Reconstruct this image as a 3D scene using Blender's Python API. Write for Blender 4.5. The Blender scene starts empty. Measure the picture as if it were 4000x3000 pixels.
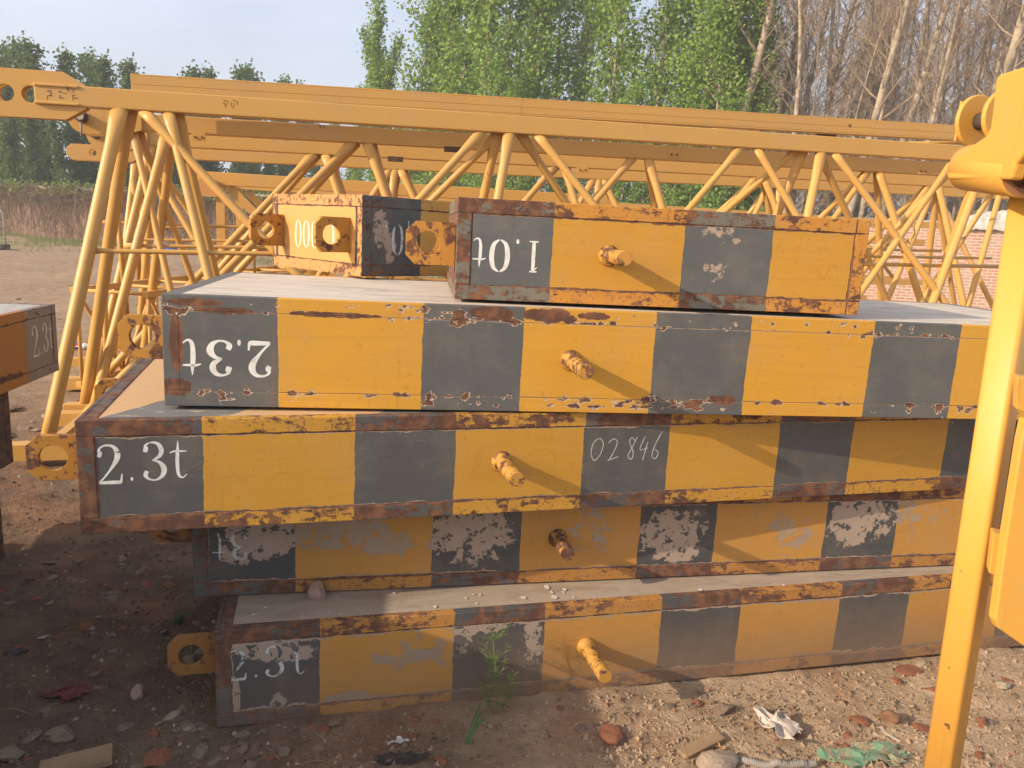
import bpy, bmesh, math, random
from mathutils import Vector, Matrix
random.seed(7)
R = math.radians
SC = bpy.context.scene
COL = SC.collection

# ------------------------------------------------------------------ camera, sky, sun, exposure
CAM_F, CAM_PITCH, CAM_ROLL, CAM_H = 3022.175, R(11.28791), R(-2.97178), 1.6
_fw = Vector((0, math.cos(CAM_PITCH), -math.sin(CAM_PITCH)))
_dn = _fw.cross(Vector((1, 0, 0)))
_c, _s = math.cos(CAM_ROLL), math.sin(CAM_ROLL)
_rt = Vector((1, 0, 0)) * _c + _dn * _s
_dd = Vector((1, 0, 0)) * -_s + _dn * _c
cd = bpy.data.cameras.new('camera')
cam = bpy.data.objects.new('camera', cd); COL.objects.link(cam)
M = Matrix.Identity(4)
for i in range(3):
    M[i][0], M[i][1], M[i][2] = _rt[i], -_dd[i], -_fw[i]
M[2][3] = CAM_H
cam.matrix_world = M
cd.sensor_width = 36; cd.lens = 36 * CAM_F / 4000
cd.clip_start = 0.05; cd.clip_end = 1500
SC.camera = cam

SUN_DIR = Vector((0.80, 0.445, -0.398)).normalized()       # direction the light travels
SUN_EL = math.asin(-SUN_DIR.z)
SUN_AZ = math.atan2(-SUN_DIR.x, -SUN_DIR.y)                # bearing of the sun, from +Y clockwise
w = bpy.data.worlds.new('World'); SC.world = w; w.use_nodes = True
wn, wl = w.node_tree.nodes, w.node_tree.links
wn.clear()
sky = wn.new('ShaderNodeTexSky'); sky.sky_type = 'NISHITA'; sky.sun_disc = False
sky.sun_elevation = SUN_EL; sky.sun_rotation = SUN_AZ
sky.air_density = 1.0; sky.dust_density = 4.0; sky.ozone_density = 1.0
tc = wn.new('ShaderNodeTexCoord')
mp = wn.new('ShaderNodeMapping'); mp.inputs['Scale'].default_value = (1.6, 1.6, 6.5)
cn = wn.new('ShaderNodeTexNoise'); cn.inputs['Scale'].default_value = 1.7; cn.inputs['Detail'].default_value = 4
cr = wn.new('ShaderNodeValToRGB')
cr.color_ramp.elements[0].position = 0.30; cr.color_ramp.elements[0].color = (.34, .34, .34, 1)
cr.color_ramp.elements[1].position = 0.70; cr.color_ramp.elements[1].color = (.72, .72, .72, 1)
mx = wn.new('ShaderNodeMixRGB'); mx.inputs[2].default_value = (4.25, 4.6, 5.5, 1)
bg = wn.new('ShaderNodeBackground'); bg.inputs['Strength'].default_value = 0.15
wo = wn.new('ShaderNodeOutputWorld')
wl.new(tc.outputs['Generated'], mp.inputs[0]); wl.new(mp.outputs[0], cn.inputs['Vector'])
wl.new(cn.outputs['Fac'], cr.inputs[0]); wl.new(cr.outputs[0], mx.inputs[0])
wl.new(sky.outputs[0], mx.inputs[1]); wl.new(mx.outputs[0], bg.inputs['Color']); wl.new(bg.outputs[0], wo.inputs[0])
sd = bpy.data.lights.new('sun', 'SUN'); sd.energy = 4.0; sd.angle = R(0.5); sd.color = (1.0, 0.85, 0.66)
sun = bpy.data.objects.new('sun', sd); COL.objects.link(sun)
sun.rotation_euler = SUN_DIR.to_track_quat('-Z', 'Y').to_euler()
sun.location = (-20, -12, 15)
SC.view_settings.view_transform = 'Standard'; SC.view_settings.look = 'None'
SC.cycles.max_bounces = 6; SC.cycles.diffuse_bounces = 3; SC.cycles.glossy_bounces = 2; SC.cycles.transmission_bounces = 3
SC.view_settings.gamma = 1; SC.view_settings.exposure = 0.54

# ------------------------------------------------------------------ measuring helpers
CAM = Vector((0, 0, CAM_H))
def ray(px, py): return _fw + _rt * ((px - 2000) / CAM_F) + _dd * ((py - 1500) / CAM_F)
def at(px, py, Y): d = ray(px, py); return CAM + d * (Y / d.y)
def onz(px, py, z): d = ray(px, py); return CAM + d * ((z - CAM_H) / d.z)
def onplane(px, py, P, n): d = ray(px, py); return CAM + d * ((P - CAM).dot(n) / d.dot(n))

# ------------------------------------------------------------------ object helpers
def tag(o, label=None, cat=None, group=None, kind=None):
    if label: o['label'] = label
    if cat: o['category'] = cat
    if group: o['group'] = group
    if kind: o['kind'] = kind
    return o
def empty(name, loc=(0, 0, 0), rz=0, label=None, cat=None, group=None):
    o = bpy.data.objects.new(name, None); COL.objects.link(o)
    o.location = loc; o.rotation_euler = (0, 0, rz); o.empty_display_size = .1
    return tag(o, label, cat, group)
class MB:
    def __init__(s): s.v = []; s.f = []; s.m = []; s.sm = []
    def face(s, idx, mi=0, sm=False): s.f.append(idx); s.m.append(mi); s.sm.append(sm)
    def verts(s, vs): n = len(s.v); s.v.extend([tuple(v) for v in vs]); return n
    def box(s, a, b, mi=0, X=None):
        x0, y0, z0 = a; x1, y1, z1 = b
        vs = [(x0,y0,z0),(x1,y0,z0),(x1,y1,z0),(x0,y1,z0),(x0,y0,z1),(x1,y0,z1),(x1,y1,z1),(x0,y1,z1)]
        if X is not None: vs = [X @ Vector(v) for v in vs]
        n = s.verts(vs)
        for q in ((0,3,2,1),(4,5,6,7),(0,1,5,4),(1,2,6,5),(2,3,7,6),(3,0,4,7)): s.face([n+i for i in q], mi)
    def beam(s, a, b, wd, ht, up=Vector((0,0,1)), mi=0):      # rectangular bar from a to b
        a, b = Vector(a), Vector(b); d = (b - a).normalized(); sd_ = d.cross(up).normalized(); u = sd_.cross(d)
        vs = []
        for p in (a, b):
            for sx, sz in ((-1,-1),(1,-1),(1,1),(-1,1)): vs.append(p + sd_*(sx*wd/2) + u*(sz*ht/2))
        n = s.verts(vs)
        for q in ((0,1,2,3),(7,6,5,4),(0,4,5,1),(1,5,6,2),(2,6,7,3),(3,7,4,0)): s.face([n+i for i in q], mi)
    def tube(s, pts, rad, seg=12, mi=0, cap=True, flat=None):
        pts = [Vector(p) for p in pts]; k = len(pts)
        if not isinstance(rad, (list, tuple)): rad = [rad]*k
        ref = None; base = []
        for i, p in enumerate(pts):
            d = (pts[min(i+1,k-1)] - pts[max(i-1,0)]).normalized()
            if ref is None:
                ref = d.orthogonal().normalized()
                if flat is not None: ref = (flat - d*flat.dot(d)).normalized()
            ref = (ref - d*ref.dot(d)).normalized(); bi = d.cross(ref)
            r = rad[i]; ra, rb = r if isinstance(r, tuple) else (r, r)
            base.append(s.verts([p + ref*(ra*math.cos(2*math.pi*j/seg)) + bi*(rb*math.sin(2*math.pi*j/seg)) for j in range(seg)]))
        for i in range(k-1):
            for j in range(seg):
                s.face([base[i]+j, base[i]+(j+1)%seg, base[i+1]+(j+1)%seg, base[i+1]+j], mi, True)
        if cap:
            s.face([base[0]+j for j in range(seg-1,-1,-1)], mi); s.face([base[-1]+j for j in range(seg)], mi)
    def plate(s, outline, thick, X, hole=None, mi=0, seg=24):
        """outline in local xz, extruded along local y by thick, with one round hole (cx, cz, r) or list of them cut by bridging"""
        n = len(outline)
        if hole is None:
            a = s.verts([X @ Vector((x, 0, z)) for x, z in outline]); b = s.verts([X @ Vector((x, thick, z)) for x, z in outline])
            s.face([a+i for i in range(n)], mi); s.face([b+i for i in range(n-1,-1,-1)], mi)
            for i in range(n): s.face([a+i, b+i, b+(i+1)%n, a+(i+1)%n], mi)
            return
        cx, cz, r = hole
        def hit(ang):                                          # ray from the hole centre to the outline
            dx, dz = math.cos(ang), math.sin(ang); best = None
            for i in range(n):
                (x0,z0),(x1,z1) = outline[i], outline[(i+1)%n]
                ex, ez = x1-x0, z1-z0; den = dx*ez - dz*ex
                if abs(den) < 1e-9: continue
                t = ((x0-cx)*ez - (z0-cz)*ex)/den; u = ((x0-cx)*dz - (z0-cz)*dx)/den
                if t > 0 and -1e-6 <= u <= 1+1e-6 and (best is None or t < best): best = t
            return (cx+dx*best, cz+dz*best)
        angs = sorted([2*math.pi*i/seg for i in range(seg)] + [math.atan2(z-cz, x-cx) % (2*math.pi) for x, z in outline])
        k = len(angs); rings = []
        for yy in (0, thick):
            rings.append(s.verts([X @ Vector((*(lambda q: (q[0], yy, q[1]))(hit(a)),)) for a in angs]))
            rings.append(s.verts([X @ Vector((cx+r*math.cos(a), yy, cz+r*math.sin(a))) for a in angs]))
        o0, h0, o1, h1 = rings
        for i in range(k):
            j = (i+1) % k
            s.face([o0+i, o0+j, h0+j, h0+i], mi); s.face([o1+j, o1+i, h1+i, h1+j], mi)
            s.face([o0+j, o0+i, o1+i, o1+j], mi); s.face([h0+i, h0+j, h1+j, h1+i], mi, True)
    def build(s, name, mats, parent=None, bevel=0, recalc=True, rot=None):
        me = bpy.data.meshes.new(name); me.from_pydata(s.v, [], s.f)
        me.polygons.foreach_set('material_index', s.m); me.polygons.foreach_set('use_smooth', s.sm)
        if not isinstance(mats, (list, tuple)): mats = [mats]
        for m in mats: me.materials.append(m)
        if recalc:
            bm = bmesh.new(); bm.from_mesh(me); bmesh.ops.recalc_face_normals(bm, faces=bm.faces); bm.to_mesh(me); bm.free()
        me.update()
        o = bpy.data.objects.new(name, me); COL.objects.link(o)
        if parent is not None: o.parent = parent
        if bevel:
            b = o.modifiers.new('bevel', 'BEVEL'); b.width = bevel; b.segments = 2; b.limit_method = 'ANGLE'; b.angle_limit = R(50)
        return o

# ------------------------------------------------------------------ material helpers
class NT:
    def __init__(s, name):
        s.mat = bpy.data.materials.new(name); s.mat.use_nodes = True
        s.n = s.mat.node_tree.nodes; s.l = s.mat.node_tree.links; s.n.clear()
        s.out = s.n.new('ShaderNodeOutputMaterial'); s.b = s.n.new('ShaderNodeBsdfPrincipled')
        s.l.new(s.b.outputs[0], s.out.inputs[0])
        s.tc = s.n.new('ShaderNodeTexCoord')
    def put(s, sock, v):
        if v is None: return
        if isinstance(v, bpy.types.NodeSocket): s.l.new(v, sock)
        elif isinstance(v, (tuple, list)) and len(v) == 3 and sock.type == 'RGBA': sock.default_value = (*v, 1)
        else: sock.default_value = v
    def math(s, op, a, b=None, c=None, clamp=False):
        m = s.n.new('ShaderNodeMath'); m.operation = op; m.use_clamp = clamp
        s.put(m.inputs[0], a); s.put(m.inputs[1], b); s.put(m.inputs[2], c); return m.outputs[0]
    def map(s, scale=(1,1,1), loc=(0,0,0), rot=(0,0,0), src=None):
        m = s.n.new('ShaderNodeMapping'); s.put(m.inputs[0], src or s.tc.outputs['Object'])
        m.inputs['Scale'].default_value = scale; m.inputs['Location'].default_value = loc; m.inputs['Rotation'].default_value = rot
        return m.outputs[0]
    def noise(s, scale, detail=4, rough=.55, vec=None, dist=0):
        m = s.n.new('ShaderNodeTexNoise'); s.put(m.inputs['Vector'], vec if vec is not None else s.tc.outputs['Object'])
        m.inputs['Scale'].default_value = scale; m.inputs['Detail'].default_value = detail
        m.inputs['Roughness'].default_value = rough; m.inputs['Distortion'].default_value = dist
        return m.outputs['Fac']
    def voro(s, scale, feature='F1', vec=None, out='Distance'):
        m = s.n.new('ShaderNodeTexVoronoi'); m.feature = feature; m.inputs['Scale'].default_value = scale
        s.put(m.inputs['Vector'], vec if vec is not None else s.tc.outputs['Object']); return m.outputs[out]
    def step(s, v, lo, hi):
        m = s.n.new('ShaderNodeMapRange'); m.interpolation_type = 'SMOOTHSTEP'
        s.put(m.inputs[0], v); s.put(m.inputs[1], lo); s.put(m.inputs[2], hi); return m.outputs[0]
    def lin(s, v, a, b, c, d):
        m = s.n.new('ShaderNodeMapRange'); s.put(m.inputs[0], v)
        for i, q in enumerate((a, b, c, d)): s.put(m.inputs[i+1], q)
        return m.outputs[0]
    def mix(s, f, a, b, mode='MIX'):
        m = s.n.new('ShaderNodeMixRGB'); m.blend_type = mode
        s.put(m.inputs[0], f); s.put(m.inputs[1], a); s.put(m.inputs[2], b); return m.outputs[0]
    def xyz(s, src=None):
        m = s.n.new('ShaderNodeSeparateXYZ'); s.put(m.inputs[0], src or s.tc.outputs['Object']); return m.outputs
    def bump(s, h, strength=.3, dist=.01, normal=None):
        m = s.n.new('ShaderNodeBump'); m.inputs['Strength'].default_value = strength; m.inputs['Distance'].default_value = dist
        s.put(m.inputs['Height'], h)
        if normal is not None: s.l.new(normal, m.inputs['Normal'])
        return m.outputs[0]
    def done(s, col, rough=.6, normal=None, metal=0, spec=None):
        s.put(s.b.inputs['Base Color'], col); s.put(s.b.inputs['Roughness'], rough); s.put(s.b.inputs['Metallic'], metal)
        if normal is not None: s.put(s.b.inputs['Normal'], normal)
        if spec is not None: s.put(s.b.inputs['Specular IOR Level'], spec)
        return s.mat

YEL = (0.575, 0.305, 0.038); YEL2 = (0.50, 0.235, 0.04); GRY = (0.090, 0.094, 0.095); GRY2 = (0.066, 0.066, 0.065)
RUST_D = (0.110, 0.052, 0.036); RUST_O = (0.215, 0.098, 0.050); BARE = (0.46, 0.345, 0.262)

def rust_color(t, sc=22):
    return t.mix(t.step(t.noise(sc, 5, .6), .42, .62), RUST_D, RUST_O)

def paint_material(name, L, H, stripes, first=1, frame=False, rust=.5, peel=(), edge_peel=.5, rustspot=(), dirt=0.0, seed=0, flush=False, cracks=.5, yel=YEL, gry=GRY, axis='x'):
    """striped steel paint in box coordinates: x along the box, z up; peel/rustspot are (x, z, rx, rz, amount)"""
    t = NT(name)
    off = (seed*3.7, seed*1.9, seed*5.3)
    vec = t.map(loc=off)
    X, Y, Z = t.xyz()
    if axis == 'y': X, Y = Y, X
    wob = t.math('MULTIPLY', t.math('SUBTRACT', t.noise(11, 5, .7, vec), .5), .020)
    xs = t.math('ADD', X, wob)
    rp = t.n.new('ShaderNodeValToRGB'); cr_ = rp.color_ramp; cr_.interpolation = 'CONSTANT'
    cr_.elements[0].position = 0; cr_.elements[0].color = (first,)*3 + (1,)
    cr_.elements.remove(cr_.elements[1]); v = first
    for b in stripes:
        v = 1 - v; e = cr_.elements.new(min(b / L, .999)); e.color = (v, v, v, 1)
    t.put(rp.inputs[0], t.math('DIVIDE', xs, L))
    isg = rp.outputs[0]
    nlow = t.noise(2.2, 3, .5, vec); nmid = t.noise(9, 6, .6, vec); nfine = t.noise(46, 6, .65, vec)
    yc = t.mix(nlow, yel, (yel[0]*.90, yel[1]*.83, yel[2]*.8)); gc = t.mix(nlow, gry, (gry[0]*.86, gry[1]*.84, gry[2]*.82))
    base = t.mix(isg, yc, gc)
    # scuffs and faint scratches
    scv = t.map(scale=(6, 6, 60), loc=off, rot=(0, .5, 0))
    scr = t.step(t.noise(3, 5, .6, scv), .64, .72)
    base = t.mix(t.math('MULTIPLY', scr, .16), base, (0.42, .38, .32))
    # vertical rust / dirt runs
    rv = t.map(scale=(34, 34, 1.6), loc=off)
    run = t.math('MULTIPLY', t.step(t.noise(1, 4, .6, rv), .60, .74), t.step(nmid, .42, .6))
    base = t.mix(t.math('MULTIPLY', run, .30), base, (.23, .095, .03))
    brush = t.noise(1, 5, .6, t.map(scale=(3, 3, 75), loc=off)); dustn = t.noise(6, 7, .68, t.map(loc=(off[0]+5, 5, 2)))
    base = t.mix(t.math('MULTIPLY', t.step(brush, .40, .75), .10), base, (.20,.12,.06))
    base = t.mix(t.math('MULTIPLY', t.step(dustn, .42, .70), .15), base, (.40,.295,.20))
    base = t.mix(t.math('MULTIPLY', t.step(t.noise(55, 4, .6, vec), .60, .72), .22), base, (.13,.075,.04))
    def blobs(lst, amp):
        f = None
        for (bx, bz, rx, rz, a) in lst:
            dx = t.math('DIVIDE', t.math('SUBTRACT', X, bx), rx); dz = t.math('DIVIDE', t.math('SUBTRACT', Z, bz), rz)
            d = t.math('SQRT', t.math('ADD', t.math('MULTIPLY', dx, dx), t.math('MULTIPLY', dz, dz)))
            g = t.math('MULTIPLY', t.math('SUBTRACT', 1.0, d), a)
            f = g if f is None else t.math('MAXIMUM', f, g)
        return t.math('ADD', f, t.math('MULTIPLY', t.math('SUBTRACT', nj, .5), amp))
    nj = t.math('ADD', t.math('MULTIPLY', nmid, .45), t.math('MULTIPLY', t.noise(27, 7, .7, vec), .55))
    ez = t.math('MINIMUM', Z, t.math('SUBTRACT', H, Z)); ex = t.math('MINIMUM', X, t.math('SUBTRACT', L, X))
    hgt = t.math('MULTIPLY', nfine, .25)
    pk = None
    if not frame:
        ed = t.math('MINIMUM', t.math('SUBTRACT', ez, .048), t.math('SUBTRACT', ex, .046))
        pe = t.math('SUBTRACT', t.math('MULTIPLY', t.math('SUBTRACT', nj, .40), .11*edge_peel), ed)
        pk = t.step(pe, 0, .0015)
        if peel:
            pb = t.step(blobs(peel, 2.6), .12, .135); pb = t.math('MULTIPLY', pb, t.math('SUBTRACT', 1, t.step(t.noise(24, 6, .68, t.map(loc=(off[0]+3, 1, 8))), .555, .57))); pk = t.math('MAXIMUM', pk, pb)
        chips = t.step(t.noise(17, 3, .5, t.map(loc=(off[0]+9, 2, 4))), .755, .765)
        pk = t.math('MAXIMUM', pk, chips)
        pcol = t.mix(nmid, BARE, (.30, .235, .18))
        pcol = t.mix(isg, t.mix(nmid, (.40, .31, .22), (.29, .21, .145)), pcol)
        base = t.mix(pk, base, pcol)
        hgt = t.math('SUBTRACT', hgt, t.math('MULTIPLY', pk, .5))
        rm = t.step(t.math('SUBTRACT', t.math('MULTIPLY', t.math('SUBTRACT', nj, .43), .07*rust), ed), 0, .002)
    else:
        nfr = t.noise(30, 7, .72, t.map(scale=(.45, 1, 1), loc=off))
        rt_ = t.math('ADD', t.math('ADD', t.math('MULTIPLY', nj, .35), t.math('MULTIPLY', nfr, .40)), t.math('MULTIPLY', t.noise(3.1, 4, .6, vec), .25))
        th_ = t.math('SUBTRACT', .655 - rust*.165, t.math('MULTIPLY', isg, .035))
        rm = t.step(t.math('SUBTRACT', rt_, th_), 0, .02)
        rm2 = t.step(t.math('ADD', t.noise(85, 4, .65, vec), t.math('MULTIPLY', t.math('SUBTRACT', nmid, .5), .35)), .625 - rust*.07, .655 - rust*.07)
        rm = t.math('MAXIMUM', rm, t.math('MULTIPLY', rm2, .75*min(1, rust)))
    if not flush:
        sl = t.math('SUBTRACT', .0022, t.math('MINIMUM', t.math('ABSOLUTE', t.math('SUBTRACT', ez, .047)), t.math('ABSOLUTE', t.math('SUBTRACT', ex, .047))))
        rm = t.math('MAXIMUM', rm, t.step(t.math('ADD', sl, t.math('MULTIPLY', t.math('SUBTRACT', nj, .46), .030)), 0, .001))
    if rustspot:
        rm = t.math('MAXIMUM', rm, t.step(blobs(rustspot, 2.6), .14, .16))
    if flush:
        # painted-over seam: pitted rust with pale halos along the edge strips
        seam = t.math('MINIMUM', t.math('ABSOLUTE', t.math('SUBTRACT', ez, .044)), t.math('ADD', t.math('ABSOLUTE', t.math('SUBTRACT', ez, .022)), .006))
        pit = t.math('SUBTRACT', t.noise(34, 3, .55, t.map(scale=(.7, 1, 1), loc=off)), t.math('MULTIPLY', seam, 9.0))
        pit = t.math('ADD', pit, t.math('MULTIPLY', t.math('SUBTRACT', nlow, .5), .5))
        halo = t.step(pit, .515, .53); core = t.step(pit, .545, .56)
        base = t.mix(halo, base, (.50, .40, .30)); rm = t.math('MAXIMUM', rm, core)
        hgt = t.math('SUBTRACT', hgt, t.math('MULTIPLY', halo, .4))
    base = t.mix(rm, base, rust_color(t))
    hgt = t.math('SUBTRACT', hgt, t.math('MULTIPLY', rm, .35))
    if dirt:
        dm = t.math('MULTIPLY', t.step(t.math('ADD', t.math('MULTIPLY', t.math('SUBTRACT', nj, .5), .22), t.math('SUBTRACT', H*.75, Z)), -.08, .26), t.math('MULTIPLY', dirt, t.lin(X, .1, 1.1, .35, 1)))
        base = t.mix(dm, base, (.24, .15, .09))
    if cracks:
        vd = t.voro(15, 'DISTANCE_TO_EDGE', t.map(loc=off, scale=(1, 1, 1.4)))
        ck = t.math('MULTIPLY', t.math('SUBTRACT', 1, t.step(vd, .0, .022)), t.step(t.noise(4, 2, .5, vec), .5, .62))
        hgt = t.math('ADD', hgt, t.math('MULTIPLY', ck, .35*cracks))
        base = t.mix(t.math('MULTIPLY', ck, .18*cracks), base, (.12, .07, .03))
    n1 = t.bump(t.noise(5, 4, .5, vec), .10, .02)
    nrm = t.bump(hgt, .55, .004, n1)
    rg = t.lin(t.math('MAXIMUM', rm, 0), 0, 1, .50, .92)
    return t.done(base, rg, nrm, spec=.35)

def steel_yellow(name, col=(0.66, 0.335, 0.05), rust=.25, scale=1, rough=.42):
    t = NT(name)
    n1 = t.noise(1.6*scale, 4, .5); n2 = t.noise(18*scale, 6, .6); n3 = t.noise(5*scale, 5, .6)
    base = t.mix(n1, col, (col[0]*.88, col[1]*.84, col[2]*.85))
    rv = t.map(scale=(22, 22, 1.5)); run = t.step(t.noise(1, 4, .6, rv), .66, .80)
    base = t.mix(t.math('MULTIPLY', run, .28), base, (.20, .08, .025))
    rm = t.step(t.math('ADD', t.math('MULTIPLY', n2, .5), t.math('MULTIPLY', n3, .5)), .70 - .12*rust, .735 - .12*rust)
    base = t.mix(t.math('MULTIPLY', rm, .9), base, rust_color(t))
    st = t.step(t.noise(6*scale, 7, .7, t.map(loc=(3,7,1))), .60, .72); base = t.mix(t.math('MULTIPLY', st, .35), base, (.30,.15,.06))
    dust = t.step(t.noise(3.3*scale, 5, .6), .45, .7)
    base = t.mix(t.math('MULTIPLY', dust, .22), base, (.45, .32, .2))
    nrm = t.bump(t.math('ADD', t.math('MULTIPLY', t.noise(60*scale, 3, .5), .3), t.math('MULTIPLY', n1, .6)), .12, .008)
    return t.done(base, t.lin(rm, 0, 1, rough, .9), nrm, spec=.4)

def concrete_mat(name, pale=(.50, .435, .36), dark=(.30, .27, .24), along=True, rim=(.16, .07, .045), L=None, D=None, seed=0, stripes=None, slant=0):
    t = NT(name); off = (seed*2.3, seed*4.1, 0)
    v = t.map(scale=(1.6, 5.5, 5.5) if along else (1, 1, 1), loc=off); X, Y, Z = t.xyz()
    base = t.mix(t.step(t.noise(2.6, 9, .70, v, .6), .28, .58), dark, pale)
    base = t.mix(t.math('MULTIPLY', t.step(t.noise(5, 6, .65, v), .60, .74), .55), base, (.19, .185, .18))
    base = t.mix(t.math('MULTIPLY', t.step(t.noise(2.0, 4, .6), .5, .75), .35), base, (.42, .30, .19))
    if stripes:
        xs = t.math('ADD', t.math('ADD', X, t.math('MULTIPLY', Y, slant)), t.math('MULTIPLY', t.math('SUBTRACT', t.noise(11, 3), .5), .02))
        rp = t.n.new('ShaderNodeValToRGB'); c = rp.color_ramp; c.interpolation = 'CONSTANT'
        c.elements[0].color = (0, 0, 0, 1); c.elements.remove(c.elements[1]); k = 0
        for b in stripes:
            k = 1-k; e = c.elements.new(b); e.color = (k, k, k, 1)
        t.put(rp.inputs[0], t.math('ADD', t.math('DIVIDE', xs, 4.0), .25))
        pc = t.mix(rp.outputs[0], (.58, .36, .18), (.16, .16, .155))
        wear = t.step(t.noise(6, 7, .65, v), .56, .66)
        base = t.mix(t.math('MULTIPLY', t.math('SUBTRACT', 1, wear), .93), base, pc)
    nrm = t.bump(t.math('ADD', t.noise(28, 8, .65, v), t.math('MULTIPLY', t.noise(5, 3), .5)), .35, .006)
    return t.done(base, .85, nrm, spec=.25)

def plain(name, col, rough=.7, var=.25, scale=8, bump=.3, bscale=30, bd=.006, col2=None, metal=0, loc=None):
    t = NT(name); vec = t.map(loc=loc) if loc else None
    c2 = col2 or tuple(c*(1-var) for c in col)
    base = t.mix(t.step(t.noise(scale, 6, .6, vec), .3, .7), col, c2)
    return t.done(base, rough, t.bump(t.noise(bscale, 6, .6, vec), bump, bd), metal, spec=.3)

M_YEL = steel_yellow('jib_yellow_paint', (0.62, 0.345, 0.085), .5)
M_YEL2 = steel_yellow('aged_yellow_paint', (0.58, 0.29, 0.10), .35)
def bright_mat():
    t = NT('bright_yellow_paint'); c = (0.66, 0.345, 0.06); n1 = t.noise(3, 5, .6)
    base = t.mix(n1, c, (c[0]*.9, c[1]*.86, c[2]*.8))
    base = t.mix(t.math('MULTIPLY', t.step(t.noise(9, 7, .7), .48, .70), .32), base, (.43,.29,.14))
    base = t.mix(t.math('MULTIPLY', t.step(t.noise(1, 5, .65, t.map(scale=(40, 40, 3))), .58, .74), .40), base, (.26,.13,.05))
    sp = t.math('SUBTRACT', 1, t.step(t.voro(46), .05, .12)); pick = t.step(t.noise(7, 3), .54, .62); sp = t.math('MULTIPLY', sp, pick)
    base = t.mix(t.math('MULTIPLY', sp, .55), base, (.62,.50,.36))
    rs = t.step(t.noise(19, 7, .7, t.map(loc=(4,2,9))), .685, .70); base = t.mix(rs, base, (.20,.09,.04))
    return t.done(base, t.lin(n1, 0, 1, .40, .58), t.bump(t.math('ADD', t.math('MULTIPLY', sp, .6), t.math('ADD', t.math('MULTIPLY', t.noise(14, 4), .5), t.math('MULTIPLY', t.noise(90, 3), .15))), .35, .004), spec=.4)
M_BRIGHT = bright_mat()
M_RUSTY = plain('rusty_steel', (.17, .065, .028), .85, .6, 14, .5, 60, .004)
M_DARKSTEEL = plain('dark_steel', (.10, .075, .06), .5, .4, 20, .2, 50, .003)
M_WHITEP = None

def letter_mat(name, c, wear, under=(.10,.104,.105)):
    t = NT(name); n = t.math('ADD', t.math('MULTIPLY', t.noise(38, 7, .7), .6), t.math('MULTIPLY', t.noise(11, 4, .6), .4))
    base = t.mix(t.step(t.noise(25, 6, .65), .35, .65), c, tuple(q*.78 for q in c))
    base = t.mix(t.step(n, .64 - wear*.2, .72 - wear*.2), base, under)
    return t.done(base, .75, t.bump(t.noise(90, 4), .15, .001), spec=.2)
M_LET = letter_mat('white_stencil_paint', (.78, .78, .73), .45)
M_LET_DIM = letter_mat('faded_white_paint', (.60, .61, .60), .75, (.085,.088,.09))
M_LET_W = plain('white_paint_on_yellow', (.74, .68, .56), .7, .15, 40)
M_CHALK = plain('chalk', (.52, .51, .49), .9, .3, 60)

# ------------------------------------------------------------------ stencilled glyphs (serif strokes with varying width)
G = {
 '2': [[(.10,.70,.10),(.16,.78,.12),(.13,.90,.06),(.34,.99,.05),(.62,.96,.09),(.76,.80,.15),(.72,.62,.14),(.50,.38,.07),(.26,.17,.05),(.10,.06,.05)],
       [(.08,.04,.07),(.40,.045,.10),(.72,.045,.11),(.84,.06,.08),(.89,.26,.03)]],
 '3': [[(.14,.74,.11),(.18,.84,.13),(.17,.92,.06),(.38,.99,.05),(.62,.95,.10),(.74,.80,.14),(.68,.64,.11),(.42,.53,.04)],
       [(.40,.53,.04),(.66,.47,.09),(.82,.30,.16),(.74,.11,.11),(.50,.01,.05),(.25,.04,.06),(.13,.14,.12),(.19,.25,.11)]],
 't': [[(.50,1.0,.02),(.49,.80,.08),(.46,.55,.12),(.46,.24,.11),(.52,.06,.09),(.68,.01,.05),(.86,.10,.03)],
       [(.14,.68,.03),(.34,.72,.06),(.56,.72,.06),(.88,.72,.04)]],
 '1': [[(.24,.98,.05),(.44,.98,.06),(.66,.98,.05)],[(.46,.99,.12),(.46,.5,.14),(.46,.03,.12)],[(.20,.02,.04),(.46,.02,.06),(.74,.02,.04)],[(.22,.84,.03),(.34,.90,.05),(.44,.97,.05)]],
 '0': [[(.47,.99,.04),(.24,.84,.12),(.16,.50,.15),(.24,.16,.12),(.47,.01,.04)],[(.53,.99,.04),(.76,.84,.12),(.84,.50,.15),(.76,.16,.12),(.53,.01,.04)]],
 'C': [[(.82,.78,.09),(.72,.95,.05),(.48,.99,.05),(.24,.84,.13),(.16,.50,.15),(.24,.16,.12),(.48,.01,.05),(.72,.05,.05),(.84,.22,.03)]],
 '.': [[(.40,.06,.02),(.44,.06,.15),(.50,.06,.17),(.56,.06,.15),(.60,.06,.02)]],
 'H': [[(.2,0,.1),(.2,1,.1)],[(.8,0,.1),(.8,1,.1)],[(.2,.5,.08),(.8,.5,.08)]],
 'E': [[(.2,0,.12),(.2,1,.12)],[(.2,.96,.1),(.8,.96,.1)],[(.2,.5,.1),(.7,.5,.1)],[(.2,.04,.1),(.8,.04,.1)]],
 'O': [[(.5,.98,.1),(.2,.8,.1),(.15,.5,.1),(.2,.2,.1),(.5,.02,.1),(.8,.2,.1),(.85,.5,.1),(.8,.8,.1),(.5,.98,.1)]],
 'M': [[(.12,0,.1),(.12,1,.1)],[(.12,1,.09),(.5,.3,.09)],[(.5,.3,.09),(.88,1,.09)],[(.88,1,.1),(.88,0,.1)]],
 'T': [[(.5,0,.12),(.5,1,.12)],[(.12,.95,.1),(.88,.95,.1)]],
}
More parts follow.
